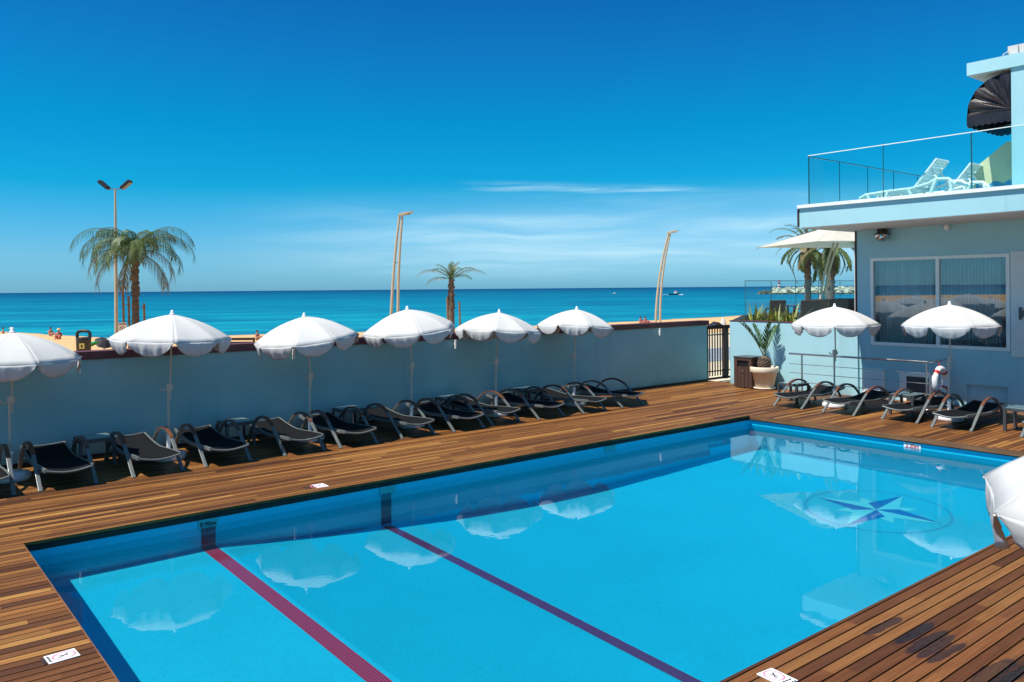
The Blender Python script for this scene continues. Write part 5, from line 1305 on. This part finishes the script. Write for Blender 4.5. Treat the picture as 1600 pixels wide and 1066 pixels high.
# ------------------------------------------------------------------ far things on the sea
t = thing('breakwater', 'pale rock breakwater running out into the sea', 'breakwater', (0, 0, 0))
a, b = at(1190, 459, 600), at(1420, 459, 540)
ax = b-a; ax.z = 0; L = ax.length; ux = ax.normalized(); ny = Vector((-ux.y, ux.x, 0)); a.z = -3
def rocks(mb, nn, z0, z1, w0, seed, s0, s1, f0):
    rnd = random.Random(seed)
    for k in range(nn):
        f = rnd.random()**1.0; zz = rnd.uniform(z0, z1); sidew = w0*(1-(zz-z0)/(z1-z0+0.01)*0.6)
        q = a + ux*(f0 + f*L) + ny*rnd.uniform(-sidew, sidew) + Vector((0, 0, zz))
        sz = rnd.uniform(s0, s1); bm = []
        Mx = Matrix.Rotation(rnd.uniform(0, 6), 3, 'Z') @ Matrix.Rotation(rnd.uniform(-0.6, 0.6), 3, 'X')
        mb.box(q, (sz*rnd.uniform(0.8, 1.5), sz, sz*rnd.uniform(0.6, 1.0)), M=Mx)
mb = MB(); mb.v = []; core = MB()
rocks(mb, 700, 2.0, 4.3, 3.5, 1, 1.0, 2.2, 8)
mb.add([a+ux*8-ny*4+Vector((0, 0, 1)), a+ux*L-ny*4+Vector((0, 0, 1)), a+ux*L+ny*4+Vector((0, 0, 1)), a+ux*8+ny*4+Vector((0, 0, 1)), a+ux*12-ny*2.2+Vector((0, 0, 4)), a+ux*L-ny*2.2+Vector((0, 0, 4)), a+ux*L+ny*2.2+Vector((0, 0, 4)), a+ux*12+ny*2.2+Vector((0, 0, 4))], [(0, 1, 5, 4), (4, 5, 6, 7), (3, 0, 4, 7), (1, 2, 6, 5), (2, 3, 7, 6)])
mb.build('upper_rocks', MT['rock'], t)
mb = MB(); rocks(mb, 700, 0.0, 2.0, 5.5, 2, 1.0, 2.4, 0); mb.build('tidal_rocks', MT['rock_wet'], t)
p = at(1217.5, 450, 590); p.z = 1.0
t = thing('lighthouse', 'tiny red and white striped lighthouse at the end of the breakwater', 'lighthouse', (p.x, p.y, p.z))
for k in range(5):
    mb = MB(); r0 = 1.15-0.05*k; mb.lathe([(r0, k*1.0), (r0-0.04, k*1.0+0.99)], 16); mb.build('band', MT['white'] if k % 2 == 0 else MT['red'], t)
mb = MB(); mb.lathe([(1.3, 5.0), (1.3, 5.15), (0.6, 5.16), (0.6, 5.8), (0.75, 5.85), (0, 6.3)], 16); mb.build('lantern', MT['red'], t)
p = at(1053, 460.3, 610)
t = thing('motor_boat', 'small dark motor boat with a pink canopy out on the sea', 'boat', (p.x, p.y, -3), ang)
mb = MB(); vs = []
for (x, w_, z0, z1) in ((-4, 1.1, -0.2, 0.9), (0, 1.3, -0.3, 0.9), (3, 0.9, -0.2, 1.1), (4.6, 0.05, 0.5, 1.4)):
    vs += [(x, -w_, z1), (x, w_, z1), (x, w_*0.5, z0), (x, -w_*0.5, z0)]
mb.add(vs, [(i*4+j, i*4+(j+1) % 4, (i+1)*4+(j+1) % 4, (i+1)*4+j) for i in range(3) for j in range(4)] + [(3, 2, 1, 0), (12, 13, 14, 15)]); mb.build('hull', MT['navy'], t)
mb = MB(); mb.box((1.2, 0, 1.5), (2.2, 1.6, 1.4)); mb.build('cabin', MT['white'], t, bevel=0.2)
mb = MB(); mb.box((1.6, 0, 2.5), (1.9, 1.6, 0.7)); mb.build('canopy', MT['pink'], t, bevel=0.2)
mb = MB(); mb.lathe([(2.2, 0.02), (1.6, 0.25), (0.0, 0.3)], 12, (5.2, 0, 0)); mb.box((-6.2, 0, 0.1), (5, 1.2, 0.25)); mb.build('wake', MT['white'], t)
p = at(960.5, 458.5, 700)
t = thing('motor_boat', 'tiny white boat on the sea left of the motor boat', 'boat', (p.x, p.y, -3), ang)
mb = MB(); vs = []
for (x, w_, z0, z1) in ((-2.5, 0.8, -0.2, 0.7), (1, 0.9, -0.2, 0.7), (3.2, 0.05, 0.4, 0.9)): vs += [(x, -w_, z1), (x, w_, z1), (x, w_*0.5, z0), (x, -w_*0.5, z0)]
mb.add(vs, [(i*4+j, i*4+(j+1) % 4, (i+1)*4+(j+1) % 4, (i+1)*4+j) for i in range(2) for j in range(4)] + [(3, 2, 1, 0), (8, 9, 10, 11)]); mb.build('hull', MT['white'], t)
mb = MB(); mb.box((-0.3, 0, 1.0), (1.5, 1.1, 0.7)); mb.build('cabin', MT['white'], t, bevel=0.1)
